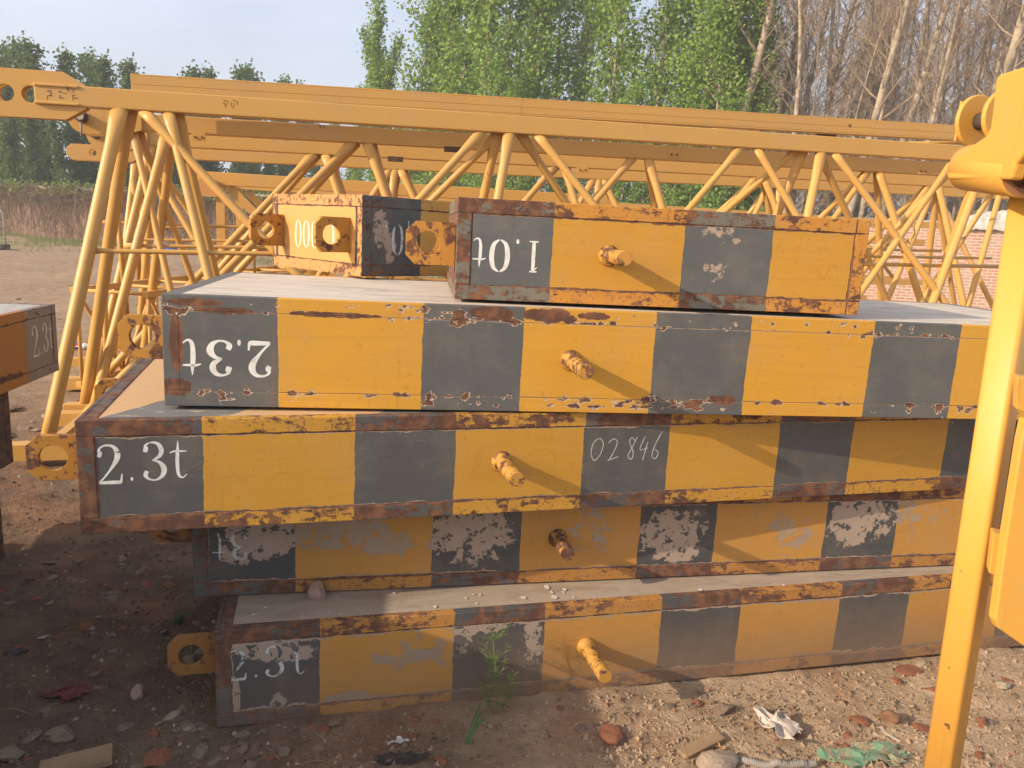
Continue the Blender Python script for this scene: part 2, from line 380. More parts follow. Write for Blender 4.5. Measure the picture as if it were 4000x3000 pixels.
HAND = {  # chalk handwriting
 'o': [[(.55,.95),(.2,.75),(.1,.35),(.35,.05),(.75,.3),(.9,.75),(.6,.97)]], 'z': [[(.1,.8),(.5,.98),(.75,.75),(.3,.1),(.2,.05),(.9,.18)]],
 '8': [[(.75,.8),(.45,.95),(.3,.75),(.65,.35),(.55,.05),(.25,.2),(.55,.55),(.9,.98)]], '4': [[(.55,.98),(.2,.45),(.85,.5)],[(.8,.75),(.5,.0)]],
 '6': [[(.95,1.15),(.45,.6),(.25,.15),(.55,.0),(.75,.25),(.45,.4)]],
}
def smooth_path(pts, n=6):
    if len(pts) < 3: return pts
    P = [pts[0]] + list(pts) + [pts[-1]]; out = []
    for i in range(1, len(P)-2):
        for k in range(n):
            s = k/n; a, b, c, d = P[i-1], P[i], P[i+1], P[i+2]
            out.append(tuple(.5*((2*b[j]) + (c[j]-a[j])*s + (2*a[j]-5*b[j]+4*c[j]-d[j])*s*s + (3*b[j]-a[j]-3*c[j]+d[j])*s**3) for j in range(len(a))))
    out.append(pts[-1]); return out
def ribbon(mb, pts, X, thick=.0012, mi=0):
    """pts: (x, z, width) in the local xz plane; X maps to the target space; extruded to local -y"""
    L_, R_ = [], []
    for i, p in enumerate(pts):
        a = pts[max(i-1, 0)]; b = pts[min(i+1, len(pts)-1)]
        dx, dz = b[0]-a[0], b[1]-a[1]; q = math.hypot(dx, dz) or 1; nx, nz = -dz/q, dx/q; h = p[2]/2
        L_.append((p[0]+nx*h, p[1]+nz*h)); R_.append((p[0]-nx*h, p[1]-nz*h))
    k = len(pts)
    fa = mb.verts([X @ Vector((x, -thick, z)) for x, z in L_] + [X @ Vector((x, -thick, z)) for x, z in R_])
    ba = mb.verts([X @ Vector((x, .0005, z)) for x, z in L_] + [X @ Vector((x, .0005, z)) for x, z in R_])
    for i in range(k-1):
        mb.face([fa+i, fa+i+1, fa+k+i+1, fa+k+i], mi)
        mb.face([fa+i, ba+i, ba+i+1, fa+i+1], mi); mb.face([fa+k+i+1, ba+k+i+1, ba+k+i, fa+k+i], mi)
BOLD = [1.0]
def glyph(mb, ch, x, z, wd, ht, X, flip=False, jit=0, thick=.0012):
    for st in G[ch]:
        pts = []
        for p in smooth_path(st):
            gx, gz, gw = p
            if flip: gx, gz = 1-gx, 1-gz
            pts.append((x + gx*wd, z + gz*ht, max(gw, .012)*(wd*.75+ht*.25)*BOLD[0]))
        ribbon(mb, pts, X, thick)

# ------------------------------------------------------------------ counterweight blocks
I4 = Matrix.Identity(4)
def counterweight(loc, yaw, L, H, D, mats, label, peg_u=None, peg_z=.172, peg_len=.19, tilt=0, fw_=.047, proud=.0025, lugs='left', lug_z=.5, lug_s=1.0, flip_lug=False, group=None, rim=.045, top_rim=True, lug_off=.10):
    """local frame: x along the front face, y into the block, z up"""
    mb_body, m_frame, m_top, m_lug, m_peg = mats
    root = empty('counterweight', loc, yaw, label, 'counterweight', group)
    root.rotation_euler = (0, -tilt, yaw)
    b = MB()
    g = proud
    b.box((g, g, g), (L-g, D-g, H-g), 0)
    # material: sides painted (0), top concrete (1)
    b.m = [0 if i != 1 else 1 for i in range(6)]
    b.build('concrete_block', [mb_body, m_top], root)
    f = MB(); t = fw_
    def bar(a, c): f.box(a, c)
    th = t*.55
    # front and back rectangles, verticals between the horizontals (butted)
    for (y0, y1) in ((0, g+.012), (D-g-.012, D)):
        bar((0, y0, 0), (L, y1, t)); bar((0, y0, H-t), (L, y1, H))
        bar((0, y0, t), (t, y1, H-t)); bar((L-t, y0, t), (L, y1, H-t))
    ya, yb = g+.012, D-g-.012
    for (x0, x1) in ((0, g+.012), (L-g-.012, L)):            # end faces
        bar((x0, ya, 0), (x1, yb, t)); bar((x0, ya, H-t), (x1, yb, H))
        bar((x0, ya, t), (x1, ya+th, H-t)); bar((x0, yb-th, t), (x1, yb, H-t))
    if top_rim:                                              # narrow angle leg on the top
        zt = H-.008; e = g+.012
        bar((e, ya, zt), (L-e, ya+rim*.45, H)); bar((e, yb-rim*.45, zt), (L-e, yb, H))
        bar((e, ya+rim*.45, zt), (e+rim*.8, yb-rim*.45, H)); bar((L-e-rim*.8, ya+rim*.45, zt), (L-e, yb-rim*.45, H))
    f.build('steel_frame', m_frame, root, bevel=.0025)
    # lugs on the left end: upright plates lying in the front plane direction, with a round hole
    s = lug_s; w_, h_ = .155*s, .135*s; ch = .030*s
    ol = [(-w_+ch, -h_/2), (.0, -h_/2), (.0, h_/2), (-w_+ch, h_/2), (-w_, h_/2-ch), (-w_, -h_/2+ch)]
    ends = [(0, 1)] if lugs == 'left' else ([(L, -1)] if lugs == 'right' else [(0, 1), (L, -1)])
    for x0, sg in ends:
        for yy in (lug_off, D-lug_off-.02):
            o = MB(); X = Matrix.Translation((x0, yy, lug_z*H)) @ Matrix.Diagonal((sg, 1, 1, 1))
            o.plate(ol, .02, X, hole=(-w_*.55, 0, .038*s)); o.build('lifting_lug', m_lug, root, bevel=.0012)
    if peg_u is not None:
        p = MB(); X0 = Vector((peg_u, 0, peg_z)); r = .024
        p.tube([X0 + Vector((0, .004, 0)), X0 - Vector((0, .006, 0)), X0 - Vector((0, .016, 0)), X0 - Vector((0, .0165, 0))] + [X0 - Vector((.0012*math.sin(k_*1.7), .018 + (peg_len-.024)*k_/36, .0010*math.cos(k_*2.3))) for k_ in range(37)] + [X0 - Vector((0, peg_len-.003, 0)), X0 - Vector((0, peg_len, 0))],
               [r*1.5, r*1.35, r*1.08, r] + [r*(1.0 if k_ % 3 else .955) for k_ in range(37)] + [r*.99, r*.90], 24)
        p.build('peg', m_peg, root)
    return root

def lug_mat(name, rust, seed, col=YEL2):
    t = NT(name); vec = t.map(loc=(seed, seed*2, seed*3))
    n = t.math('ADD', t.math('MULTIPLY', t.noise(30, 6, .65, vec), .6), t.math('MULTIPLY', t.noise(11, 4, .6, vec), .4))
    base = t.mix(t.noise(4, 3, .5, vec), col, tuple(c*.8 for c in col))
    rm = t.step(n, .62-rust*.22, .66-rust*.22)
    base = t.mix(rm, base, rust_color(t, 40))
    return t.done(base, t.lin(rm, 0, 1, .5, .9), t.bump(t.math('SUBTRACT', t.math('MULTIPLY', t.noise(60, 4, .6, vec), .3), t.math('MULTIPLY', rm, .4)), .6, .003), spec=.3)
ML = [lug_mat('rusty_lug_paint', r, i+1, (.34,.155,.045) if i < 2 else YEL2) for i, r in enumerate((.48, .55, .42, .52, .58, .40, .5))]
MPEG = [lug_mat('rusty_peg_paint', r, i+11, (.54, .27, .055)) for i, r in enumerate((.28, .72, .50, .66, .55))]
H0 = 0.3366; L0 = 3.385; D0 = 1.05
PAIR = 'stacked striped counterweights'

S1 = [.312,.747,1.067,1.498,1.815,2.243,2.562,3.005]
m = (paint_material('stripe_paint_bottom_block', L0, H0, S1, rust=.35, edge_peel=.75, dirt=.62, seed=1, cracks=.4, gry=(.080,.082,.082), yel=(.52,.262,.055),
       peel=[(.055,.10,.022,.07,1.2),(.16,.262,.10,.045,1.0),(.235,.235,.09,.035,.9),(.19,.07,.03,.03,.6),(.10,.27,.06,.03,.7),(.85,.275,.13,.025,.7),(1.03,.21,.05,.09,.45),(.55,.19,.09,.04,.22),(.42,.065,.10,.02,.6),(.65,.21,.12,.05,.22)]),
     paint_material('stripe_paint_bottom_frame', L0, H0, S1, frame=True, rust=.88, dirt=.62, seed=2, cracks=0, yel=(.47,.225,.05)),
     concrete_mat('bottom_block_concrete', (.41,.325,.245), (.27,.21,.155), seed=1), ML[0], MPEG[0])
W1 = counterweight((-.8797,2.1858,.0012), R(14.58), L0, H0, D0, m, 'lowest striped counterweight of the big stack, lying on the dirt, chipped upright 2.3t', 1.228, .172, .19, lug_z=.60, group=PAIR)
S2 = [.328,.787,1.1,1.55,1.863,2.321,2.634,3.09]
m = (paint_material('stripe_paint_peeling_block', L0, H0, S2, rust=.25, edge_peel=.5, seed=3, cracks=.2, gry=(.070,.074,.077), yel=(.50,.255,.055),
       peel=[(.22,.21,.13,.09,1.5),(.14,.15,.06,.05,1.1),(.48,.22,.20,.07,1.3),(.62,.17,.12,.06,.7),(.93,.20,.16,.13,.75),(1.40,.2,.10,.08,.16),(1.69,.17,.14,.12,.7),(1.72,.10,.10,.05,.7),(2.18,.18,.11,.10,.24),(2.48,.2,.16,.12,.75),(2.75,.22,.10,.07,.26)]),
     paint_material('stripe_paint_peeling_frame', L0, H0, S2, frame=True, rust=.86, seed=4, cracks=0, yel=(.44,.21,.05)),
     concrete_mat('peeling_block_concrete', seed=2), ML[1], MPEG[1])
W2 = counterweight((-1.0271,2.3881,.3412), R(11.83), L0, H0, D0, m, 'striped counterweight second from the bottom, upside-down 2.3t mostly peeled away', 1.249, .170, .14, lug_z=.66, group=PAIR)
S3 = [.319,.76,1.081,1.512,1.827,2.263,2.587,3.026]
m = (paint_material('stripe_paint_chalked_block', L0, H0, S3, rust=.3, edge_peel=.42, seed=5, cracks=1.0, gry=(.094,.097,.098)),
     paint_material('stripe_paint_chalked_frame', L0, H0, S3, frame=True, rust=.84, seed=6, cracks=0),
     concrete_mat('striped_block_top', (.55,.42,.28), (.40,.28,.17), seed=3, stripes=[.25+.02/4, .25+.36/4, .25+.80/4, .25+1.12/4, .25+1.55/4, .25+1.87/4, .25+2.3/4], slant=-.62), ML[2], MPEG[2])
W3 = counterweight((-1.2093,2.0747,.6806), R(16.27), L0, H0, D0, m, 'rust-framed striped counterweight marked upright 2.3t with 02846 chalked on it', 1.239, .176, .18, lug_z=.60, group=PAIR)
S4 = [.323,.758,1.08,1.516,1.847,2.29,2.62,3.063]
spots = [(.085,.315,.10,.014,1.2),(.18,.293,.10,.012,.9),(.04,.19,.022,.10,1.5),(.03,.06,.06,.03,1.2),(.98,.315,.08,.022,1.6),(1.16,.315,.09,.026,1.6),(1.31,.318,.06,.014,1.2),(1.23,.303,.03,.02,.9),(1.78,.05,.05,.02,.8),(.50,.292,.16,.010,1.0)]
m = (paint_material('stripe_paint_top_block', L0, H0, S4, rust=.03, edge_peel=.10, seed=7, rustspot=spots, flush=True, cracks=.25, yel=(.625,.328,.036), gry=(.104,.110,.112)),
     paint_material('stripe_paint_top_frame', L0, H0, S4, frame=True, rust=.10, seed=7, rustspot=spots, flush=True, cracks=.25, yel=(.625,.328,.036), gry=(.108,.114,.112)),
     concrete_mat('top_block_concrete', (.62,.525,.425), (.40,.345,.285), seed=4), ML[3], MPEG[3])
W4 = counterweight((-1.0412,2.2607,1.0272), R(9.55), L0, H0, D0, m, 'striped counterweight with bold upside-down 2.3t, carrying the two smaller blocks', 1.245, .172, .195, proud=.0008, lug_z=.57, group=PAIR)
W4.rotation_euler = (0, R(.212), R(9.55))
S5 = [.307,.748,1.051]; H5 = .3214
m = (paint_material('stripe_paint_small_block', 1.392, H5, S5, rust=.6, edge_peel=.3, seed=9, cracks=.6, peel=[(.87,.26,.07,.05,.5),(.87,.14,.05,.04,.45)], gry=(.110,.119,.124), yel=(.56,.295,.036)),
     paint_material('stripe_paint_small_frame', 1.392, H5, S5, frame=True, rust=.80, seed=10, cracks=0, gry=(.17,.165,.135), yel=(.56,.26,.04)),
     concrete_mat('small_block_concrete', seed=5), ML[4], MPEG[4])
W5 = counterweight((-.2,2.5073,1.3705), R(7.11), 1.392, H5, .775, m, 'small striped counterweight with upside-down 1.0t sitting at the right on the wide top block', .499, .161, .20, lug_z=.53, group='small counterweights on the stack', lug_s=1.05)
S6 = [.307,.70]; H6 = .335
m = (paint_material('stripe_paint_turned_block', 1.15, H6, S6, rust=.35, edge_peel=.2, seed=12, cracks=.2, peel=[(.10,.20,.05,.09,1.0),(.15,.12,.03,.09,.8)], yel=(.70,.37,.06)),
     paint_material('stripe_paint_turned_frame', 1.15, H6, S6, frame=True, rust=.62, seed=13, cracks=0, yel=(.66,.34,.06)),
     concrete_mat('turned_block_concrete', seed=6), ML[5], MPEG[4])
W6_YAW = R(46)
W6 = counterweight((-.655,3.27,1.3735), W6_YAW, 1.15, H6, .74, m, 'small counterweight turned cornerwise behind the 1.0t block, yellow end with two lugs and 0001C', None, lug_z=.50, group='small counterweights on the stack', lug_off=.085, lug_s=1.08)
# the end face and the front share one stripe map: the end keeps the first colour in x, so give it its own yellow plate
mbp = MB(); mbp.box((.0006, .045, .048), (.0022, .695, H6-.048)); 
M_W6END = paint_material('turned_block_end_paint', .74, H6, [.73], first=0, rust=.1, edge_peel=.3, seed=14, cracks=.1, yel=(.64,.33,.10), axis='y')
mbp.build('end_panel', M_W6END, W6)
fr = MB()
for (a, c) in (((-.0012,.0,0),(.0,.74,.047)),((-.0012,0,H6-.047),(0,.74,H6)),((-.0012,0,.047),(0,.030,H6-.047)),((-.0012,.71,.047),(0,.74,H6-.047))): fr.box(a, c)
M_W6EF = paint_material('turned_block_end_frame', .74, H6, [.73], first=0, frame=True, rust=.80, seed=15, cracks=0, yel=(.60,.31,.10), axis='y')
fr.build('end_frame', M_W6EF, W6)

# lettering: local xz plane of the front face
def letters(root, items, mat, y=-.0005, X=None, name='lettering', thick=.0004):
    mb = MB(); Xm = X if X is not None else Matrix.Translation((0, y, 0))
    for (ch, x, z, wd, ht, fl) in items: glyph(mb, ch, x, z, wd, ht, Xm, fl, thick=thick)
    return mb.build(name, mat, root, recalc=True)
yb_ = .0024
BOLD[0] = 1.15
letters(W3, [('2',.048,.148,.074,.116,0),('.',.121,.155,.036,.11,0),('3',.166,.155,.072,.115,0),('t',.233,.160,.062,.112,0)], M_LET, yb_)
BOLD[0] = 1.55
letters(W4, [('t',.047,.096,.070,.107,1),('3',.120,.096,.080,.107,1),('.',.190,.100,.055,.104,1),('2',.236,.096,.078,.107,1)], M_LET, .0006, thick=.0003)
BOLD[0] = 1.3
letters(W5, [('t',.046,.105,.058,.092,1),('0',.102,.092,.076,.104,1),('.',.172,.096,.05,.102,1),('1',.220,.096,.056,.100,1)], M_LET, yb_)
BOLD[0] = 1.1
letters(W2, [('t',.056,.129,.058,.094,1),('3',.116,.127,.064,.098,1)], M_LET_DIM, yb_)
letters(W1, [('2',.034,.158,.064,.106,0),('.',.104,.164,.034,.10,0),('3',.146,.162,.066,.106,0),('t',.222,.162,.054,.106,0)], M_LET_DIM, yb_)
BOLD[0] = 1.0
letters(W6, [('0',.150,.09,.072,.135,1),('.',.10,.10,.05,.12,1),('1',.228,.16,.03,.08,1)], M_LET_DIM, yb_)
# end face of the turned block: local y runs away, seen from the left the text is upside down
XE = Matrix(((0,1,0,0.0004),(-1,0,0,0),(0,0,1,0),(0,0,0,1)))
Xend = Matrix(((0, 1, 0, .0002), (-1, 0, 0, .74), (0, 0, 1, 0), (0, 0, 0, 1)))
letters(W6, [('0',.20,.095,.066,.125,1),('0',.27,.095,.066,.125,1),('0',.34,.095,.066,.125,1),('1',.405,.095,.055,.125,1),('C',.455,.095,.085,.125,1)], M_LET_W, X=Xend, name='end_lettering')
# chalk number
mb = MB()
for ch, x, z, wd, ht in (('o',1.545,.165,.052,.085),('z',1.605,.165,.050,.080),('8',1.675,.165,.045,.085),('4',1.720,.165,.045,.085),('6',1.765,.168,.045,.085)):
    for st in HAND[ch]:
        pts = [(x+px*wd, z+pz*ht, .0030) for px, pz in smooth_path(st, 8)]
        ribbon(mb, pts, Matrix.Translation((0, .0024, 0)), .0004)
mb.build('chalk_number', M_CHALK, W3)

# the second stack at the left edge, seen along its long side
LS = R(98)
def left_block(x_end, y_end, z, label, seed, yaw=LS, grey=(.30,.25,.20), yel=(.46,.19,.04), rust=.5):
    st = [.33,.77,1.09,1.53,1.86,2.29,2.615,3.055]
    mm = (paint_material('side_stack_paint', L0, H0, st, rust=.5, edge_peel=.4, seed=seed, cracks=.4, yel=yel, gry=grey, rustspot=[(3.0,.315,.06,.03,1.2),(2.75,.05,.3,.03,1.0)]),
          paint_material('side_stack_frame', L0, H0, st, frame=True, rust=rust, seed=seed+1, cracks=0, yel=yel, gry=grey),
          concrete_mat('side_stack_concrete', (.45,.42,.38), (.30,.28,.25), seed=seed), ML[6], MPEG[0])
    px = x_end - L0*math.cos(yaw); py = y_end - L0*math.sin(yaw)
    return counterweight((px, py, z), yaw, L0, H0, 1.0, mm, label, 1.7, .17, .15, lugs='right', group='counterweights stacked at the left edge')
LB3 = left_block(-2.285, 3.82, .787, 'orange counterweight on top of the left-edge stack, faded 2.3t on a pale end stripe', 21)
LB2 = left_block(-2.245, 3.36, .449, 'dark counterweight under the pale-ended top block at the left edge', 23, R(97), (.06,.055,.05), (.20,.085,.03), .8)
LB1 = left_block(-2.135, 3.09, .111, 'dark counterweight lowest in the left-edge stack, on timber bearers', 25, R(97.5), (.06,.055,.05), (.17,.075,.03), .8)
letters(LB3, [('2',3.125,.105,.072,.150,0),('.',3.192,.11,.04,.12,0),('3',3.235,.115,.062,.140,0),('t',3.295,.12,.055,.140,0)], M_LET_W, yb_)
M_WOOD = plain('weathered_timber', (.32,.21,.12), .85, .4, 6, .5, 40)
for yy in (.2, 2.4):
    b = MB(); b.box((-.05, -.06, 0), (1.15, .06, .108))
    o = b.build('timber_bearer', M_WOOD, None, bevel=.006); o.location = (-3.0 - .1*(yy>1), yy, .0); o.rotation_euler = (0, 0, R(4))
    tag(o, 'rough timber bearer under the left-edge stack of counterweights', 'timber', 'timber bearers under the left-edge stack')

# ------------------------------------------------------------------ ground
def axis(lo, hi, fine_lo, fine_hi, fine, grow):
    xs = [fine_lo]
    while xs[-1] < fine_hi: xs.append(xs[-1] + fine)
    stp = fine
    while xs[-1] < hi: stp *= grow; xs.append(xs[-1] + stp)
    stp = fine; left = []
    x = fine_lo
    while x > lo: stp *= grow; x -= stp; left.append(x)
    return left[::-1] + xs
from mathutils import noise as mnoise
def gz(x, y):
    p = Vector((x, y, 0))
    near = 1.0 / (1 + max(0, math.hypot(x, y-3) - 6)*.02)
    z = mnoise.noise(p*1.1)*.022 + mnoise.noise(p*3.7+Vector((5,1,0)))*.013 + mnoise.noise(p*7)*.012 + abs(mnoise.noise(p*15))*.014 + max(0, mnoise.noise(p*29))*.013
    if y > 9:
        k = min(1, (y-9)/4); z += k*(abs(mnoise.noise(p*.35+Vector((3,9,2))))*.16 + mnoise.noise(p*1.6)*.06 + max(0, mnoise.noise(p*.8+Vector((1,2,3))))**2*.35)
    c_, s_ = math.cos(R(14.58)), math.sin(R(14.58)); dx, dy = x+.8797, y-2.1858; u, v = dx*c_+dy*s_, -dx*s_+dy*c_
    if -.12 < u < 1.5 and -.22 < v < .05:
        k = (1 - min(1, abs(v+.0)/.16) if v < 0 else 1 - v/.05)*min(1, (1.5-u)/.6)
        z += max(0, k)*(.016 + .022*max(0, mnoise.noise(p*2.3+Vector((7,7,0)))) + .010*mnoise.noise(p*8))
    return z - .012
def terrain():
    xs = axis(-260, 260, -2.9, 2.9, .021, 1.085); ys = axis(-40, 420, 1.7, 4.6, .021, 1.06)
    b = MB(); nx, ny = len(xs), len(ys)
    for y in ys:
        for x in xs: b.v.append((x, y, gz(x, y)))
    for j in range(ny-1):
        for i in range(nx-1): b.face([j*nx+i, j*nx+i+1, (j+1)*nx+i+1, (j+1)*nx+i], 0, True)
    t = NT('dry_dirt')
    n1 = t.noise(.55, 5, .6); n2 = t.noise(4.5, 7, .65); n3 = t.noise(38, 7, .7); n4 = t.noise(120, 4, .6)
    X, Y, Z = t.xyz()
    loose = t.step(t.math('ADD', X, t.math('MULTIPLY', t.math('SUBTRACT', t.noise(1.3, 5, .6), .5), 2.2)), -.9, .8)   # soil colour mask: darker at left, paler at right
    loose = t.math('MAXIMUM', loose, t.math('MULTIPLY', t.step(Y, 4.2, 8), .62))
    pale = t.mix(t.step(n2, .32, .68), (.56,.40,.26), (.41,.27,.165)); darkish = t.mix(t.step(n2, .32, .68), (.215,.145,.094), (.135,.084,.055))
    base = t.mix(loose, darkish, pale)
    base = t.mix(t.math('MULTIPLY', t.step(n1, .45, .65), .35), base, (.40,.29,.20))
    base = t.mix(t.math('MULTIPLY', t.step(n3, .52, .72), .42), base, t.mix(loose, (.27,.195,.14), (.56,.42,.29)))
    base = t.mix(t.math('MULTIPLY', t.step(t.noise(26, 6, .7, t.map(loc=(7,3,1))), .58, .70), .6), base, (.135,.078,.048))
    base = t.mix(t.math('MULTIPLY', t.step(t.noise(1.7, 4, .6, t.map(loc=(2,8,1))), .56, .68), .45), base, (.33,.165,.095))
    h = t.math('ADD', t.math('MULTIPLY', n3, .6), t.math('ADD', t.math('MULTIPLY', n2, .6), t.math('MULTIPLY', n4, .25)))
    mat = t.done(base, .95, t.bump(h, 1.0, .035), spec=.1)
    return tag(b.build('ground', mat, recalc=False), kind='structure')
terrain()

# stones and rubble
def rock_mesh(name, seed, flat=.6, cuts=2, rough=.28):
    rnd = random.Random(seed); bm = bmesh.new()
    bmesh.ops.create_icosphere(bm, subdivisions=cuts, radius=1)
    planes = [(Vector((rnd.uniform(-1,1), rnd.uniform(-1,1), rnd.uniform(-.8,1))).normalized(), rnd.uniform(.45,.85)) for _ in range(9)]
    for v in bm.verts:
        for n, d in planes:
            k = v.co.dot(n)
            if k > d: v.co -= n*(k-d)
        v.co += Vector((mnoise.noise(v.co*1.7+Vector((seed,0,0))), mnoise.noise(v.co*1.7+Vector((0,seed,0))), mnoise.noise(v.co*1.7+Vector((0,0,seed)))))*rough*.5
        v.co.z *= flat
    me = bpy.data.meshes.new(name); bm.to_mesh(me); bm.free(); return me
M_ROCK = plain('grey_stone', (.27,.185,.125), .9, .45, 9, .5, 50, .004)
M_ROCKP = plain('pale_stone', (.42,.32,.225), .9, .3, 9, .5, 50, .004)
M_BRICKF = plain('brick_fragment', (.33,.13,.07), .92, .45, 16, .6, 60, .004)
M_PINK = plain('pinkish_stone', (.42,.28,.22), .9, .3, 10, .4, 50, .004)
RM = {}
for k, mt in (('grey', M_ROCK), ('pale', M_ROCKP), ('brick', M_BRICKF)):
    RM[k] = []
    for i in range(5):
        me = rock_mesh('stone_mesh', i*7+len(k)*13, .42 if k != 'brick' else .55, 2, .45); me.materials.append(mt); RM[k].append(me)
LBL = {'grey': ('grey-brown stone lying loose on the dirt', 'stone', 'loose grey stones on the dirt'),
       'pale': ('small pale chip of stone or plaster on the dirt', 'stone', 'loose pale chips on the dirt'),
       'brick': ('small reddish brick fragment on the dirt', 'brick fragment', 'brick fragments on the dirt')}
rnd = random.Random(4)
def in_box(x, y, grow=.03):
    for (ox, oy), yw, L_, D_ in (((-.8797,2.1858), 14.58, L0, D0), ((-1.2093,2.0747+.0), 16.27, .01, .01)):
        c, s = math.cos(R(yw)), math.sin(R(yw)); dx, dy = x-ox, y-oy; u, v = dx*c+dy*s, -dx*s+dy*c
        if -grow < u < L_+grow and -grow < v < D_+grow: return True
    return False
cnt = 0
while cnt < 225:
    if rnd.random() < .5: px, py = rnd.uniform(0, 900), rnd.uniform(1880, 2990)
    else: px, py = rnd.uniform(700, 4000), rnd.uniform(2480, 2998)
    if py < 2450 and px > 780: continue
    P = onz(px, py, 0)
    if P.y > 4.2 or in_box(P.x, P.y) or P.x < -2.15: continue
    kd = rnd.choices(('grey', 'pale', 'brick'), (.62, .13, .25))[0]
    o = bpy.data.objects.new({'grey':'stone','pale':'stone_chip','brick':'brick_fragment'}[kd], rnd.choice(RM[kd])); COL.objects.link(o)
    s = rnd.choice((.007,.009,.011,.014,.018,.024,.030)) * (1.25 if px < 900 else 1) * (.7 if kd == 'pale' else 1)
    o.scale = (s*rnd.uniform(.8,1.5), s*rnd.uniform(.7,1.1), s*rnd.uniform(.6,1)); o.location = (P.x, P.y, gz(P.x, P.y)+s*.02)
    o.rotation_euler = (rnd.uniform(-.3,.3), rnd.uniform(-.3,.3), rnd.uniform(0,6.28)); tag(o, *LBL[kd]); cnt += 1
cnt = 0
while cnt < 70:
    px, py = rnd.uniform(-50, 900), rnd.uniform(1010, 1760); P = onz(px, py, 0)
    if P.y < 5 or P.y > 16: continue
    kd = rnd.choices(('grey', 'pale', 'brick'), (.7, .15, .15))[0]
    o = bpy.data.objects.new({'grey':'stone','pale':'stone_chip','brick':'brick_fragment'}[kd], rnd.choice(RM[kd])); COL.objects.link(o)
    q = rnd.choice((.03,.04,.06,.08)) * (.6 if kd == 'pale' else 1); o.scale = (q*rnd.uniform(.8,1.6), q, q*rnd.uniform(.5,.9)); o.location = (P.x, P.y, gz(P.x, P.y)+q*.1); o.rotation_euler = (0, 0, rnd.uniform(0,6.28)); tag(o, *LBL[kd]); cnt += 1
def stone(px, py, z, size, mat, label, cat, seed, flat=.7, rz=0, name='stone', grp=None):
    me = rock_mesh('stone_mesh', seed, flat, 3); me.materials.append(mat)
    o = bpy.data.objects.new(name, me); COL.objects.link(o); P = onz(px, py, z)
    o.scale = size; o.location = (P.x, P.y, (gz(P.x, P.y) if z == 0 else z) + size[2]*flat*.55); o.rotation_euler = (0, 0, rz); return tag(o, label, cat, grp)
o = stone(1240, 2335, .339, (.034,.030,.042), M_PINK, 'fist-sized pinkish stone resting on the ledge of the bottom counterweight', 'stone', 3, .95)
stone(2810, 2990, 0, (.085,.05,.045), M_ROCKP, 'big pale angular stone at the bottom edge beside the corrugated hose', 'stone', 41, .7, .4)
stone(2830, 2775, 0, (.055,.032,.034), M_ROCK, 'large grey-tan stone in front of the bottom counterweight, right of the peg shadow', 'stone', 42, .8, .5)
stone(2380, 2865, 0, (.045,.055,.030), M_BRICKF, 'dull red brick lump lying in the shade below the lowest peg', 'brick', 43, .7, .2, 'brick_lump')
stone(3345, 2812, 0, (.045,.03,.022), M_BRICKF, 'orange-red flat brick shard left of its darker twin near the yellow post', 'brick', 44, .5, -.4, 'brick_lump')
stone(3468, 2812, 0, (.05,.032,.032), plain('brown_brick', (.27,.14,.08), .9), 'brownish half brick near the yellow post with a wood chip leaning on it', 'brick', 45, .8, 0, 'brick_lump')
stone(3600, 2840, 0, (.03,.03,.02), M_BRICKF, 'small rounded brick lump right beside the foot of the yellow post', 'brick', 46, .6, 0, 'brick_lump')
stone(3920, 2680, 0, (.035,.024,.022), M_ROCKP, 'cream-white rounded stone right of the yellow post', 'stone', 47, .7, .3)
stone(620, 2960, 0, (.055,.04,.030), M_BRICKF, 'orange brick lump at the bottom left edge of the ground', 'brick', 48, .8, .7, 'brick_lump')
stone(230, 2880, 0, (.055,.04,.035), M_ROCK, 'broad grey stone in the shade low at the left', 'stone', 49, .7, .2)
stone(540, 2710, 0, (.024,.024,.034), M_PINK, 'upright tan stone in the shade left of the lowest lug', 'stone', 50, .95, .2)
stone(3550, 2610, 0, (.06,.035,.022), M_BRICKF, 'reddish-brown clod tucked against the bottom counterweight near the yellow post', 'brick', 51, .6, .2, 'brick_lump')
stone(40, 2960, 0, (.05,.04,.03), M_ROCK, 'grey stone half buried at the lower left corner', 'stone', 52, .7, .2)
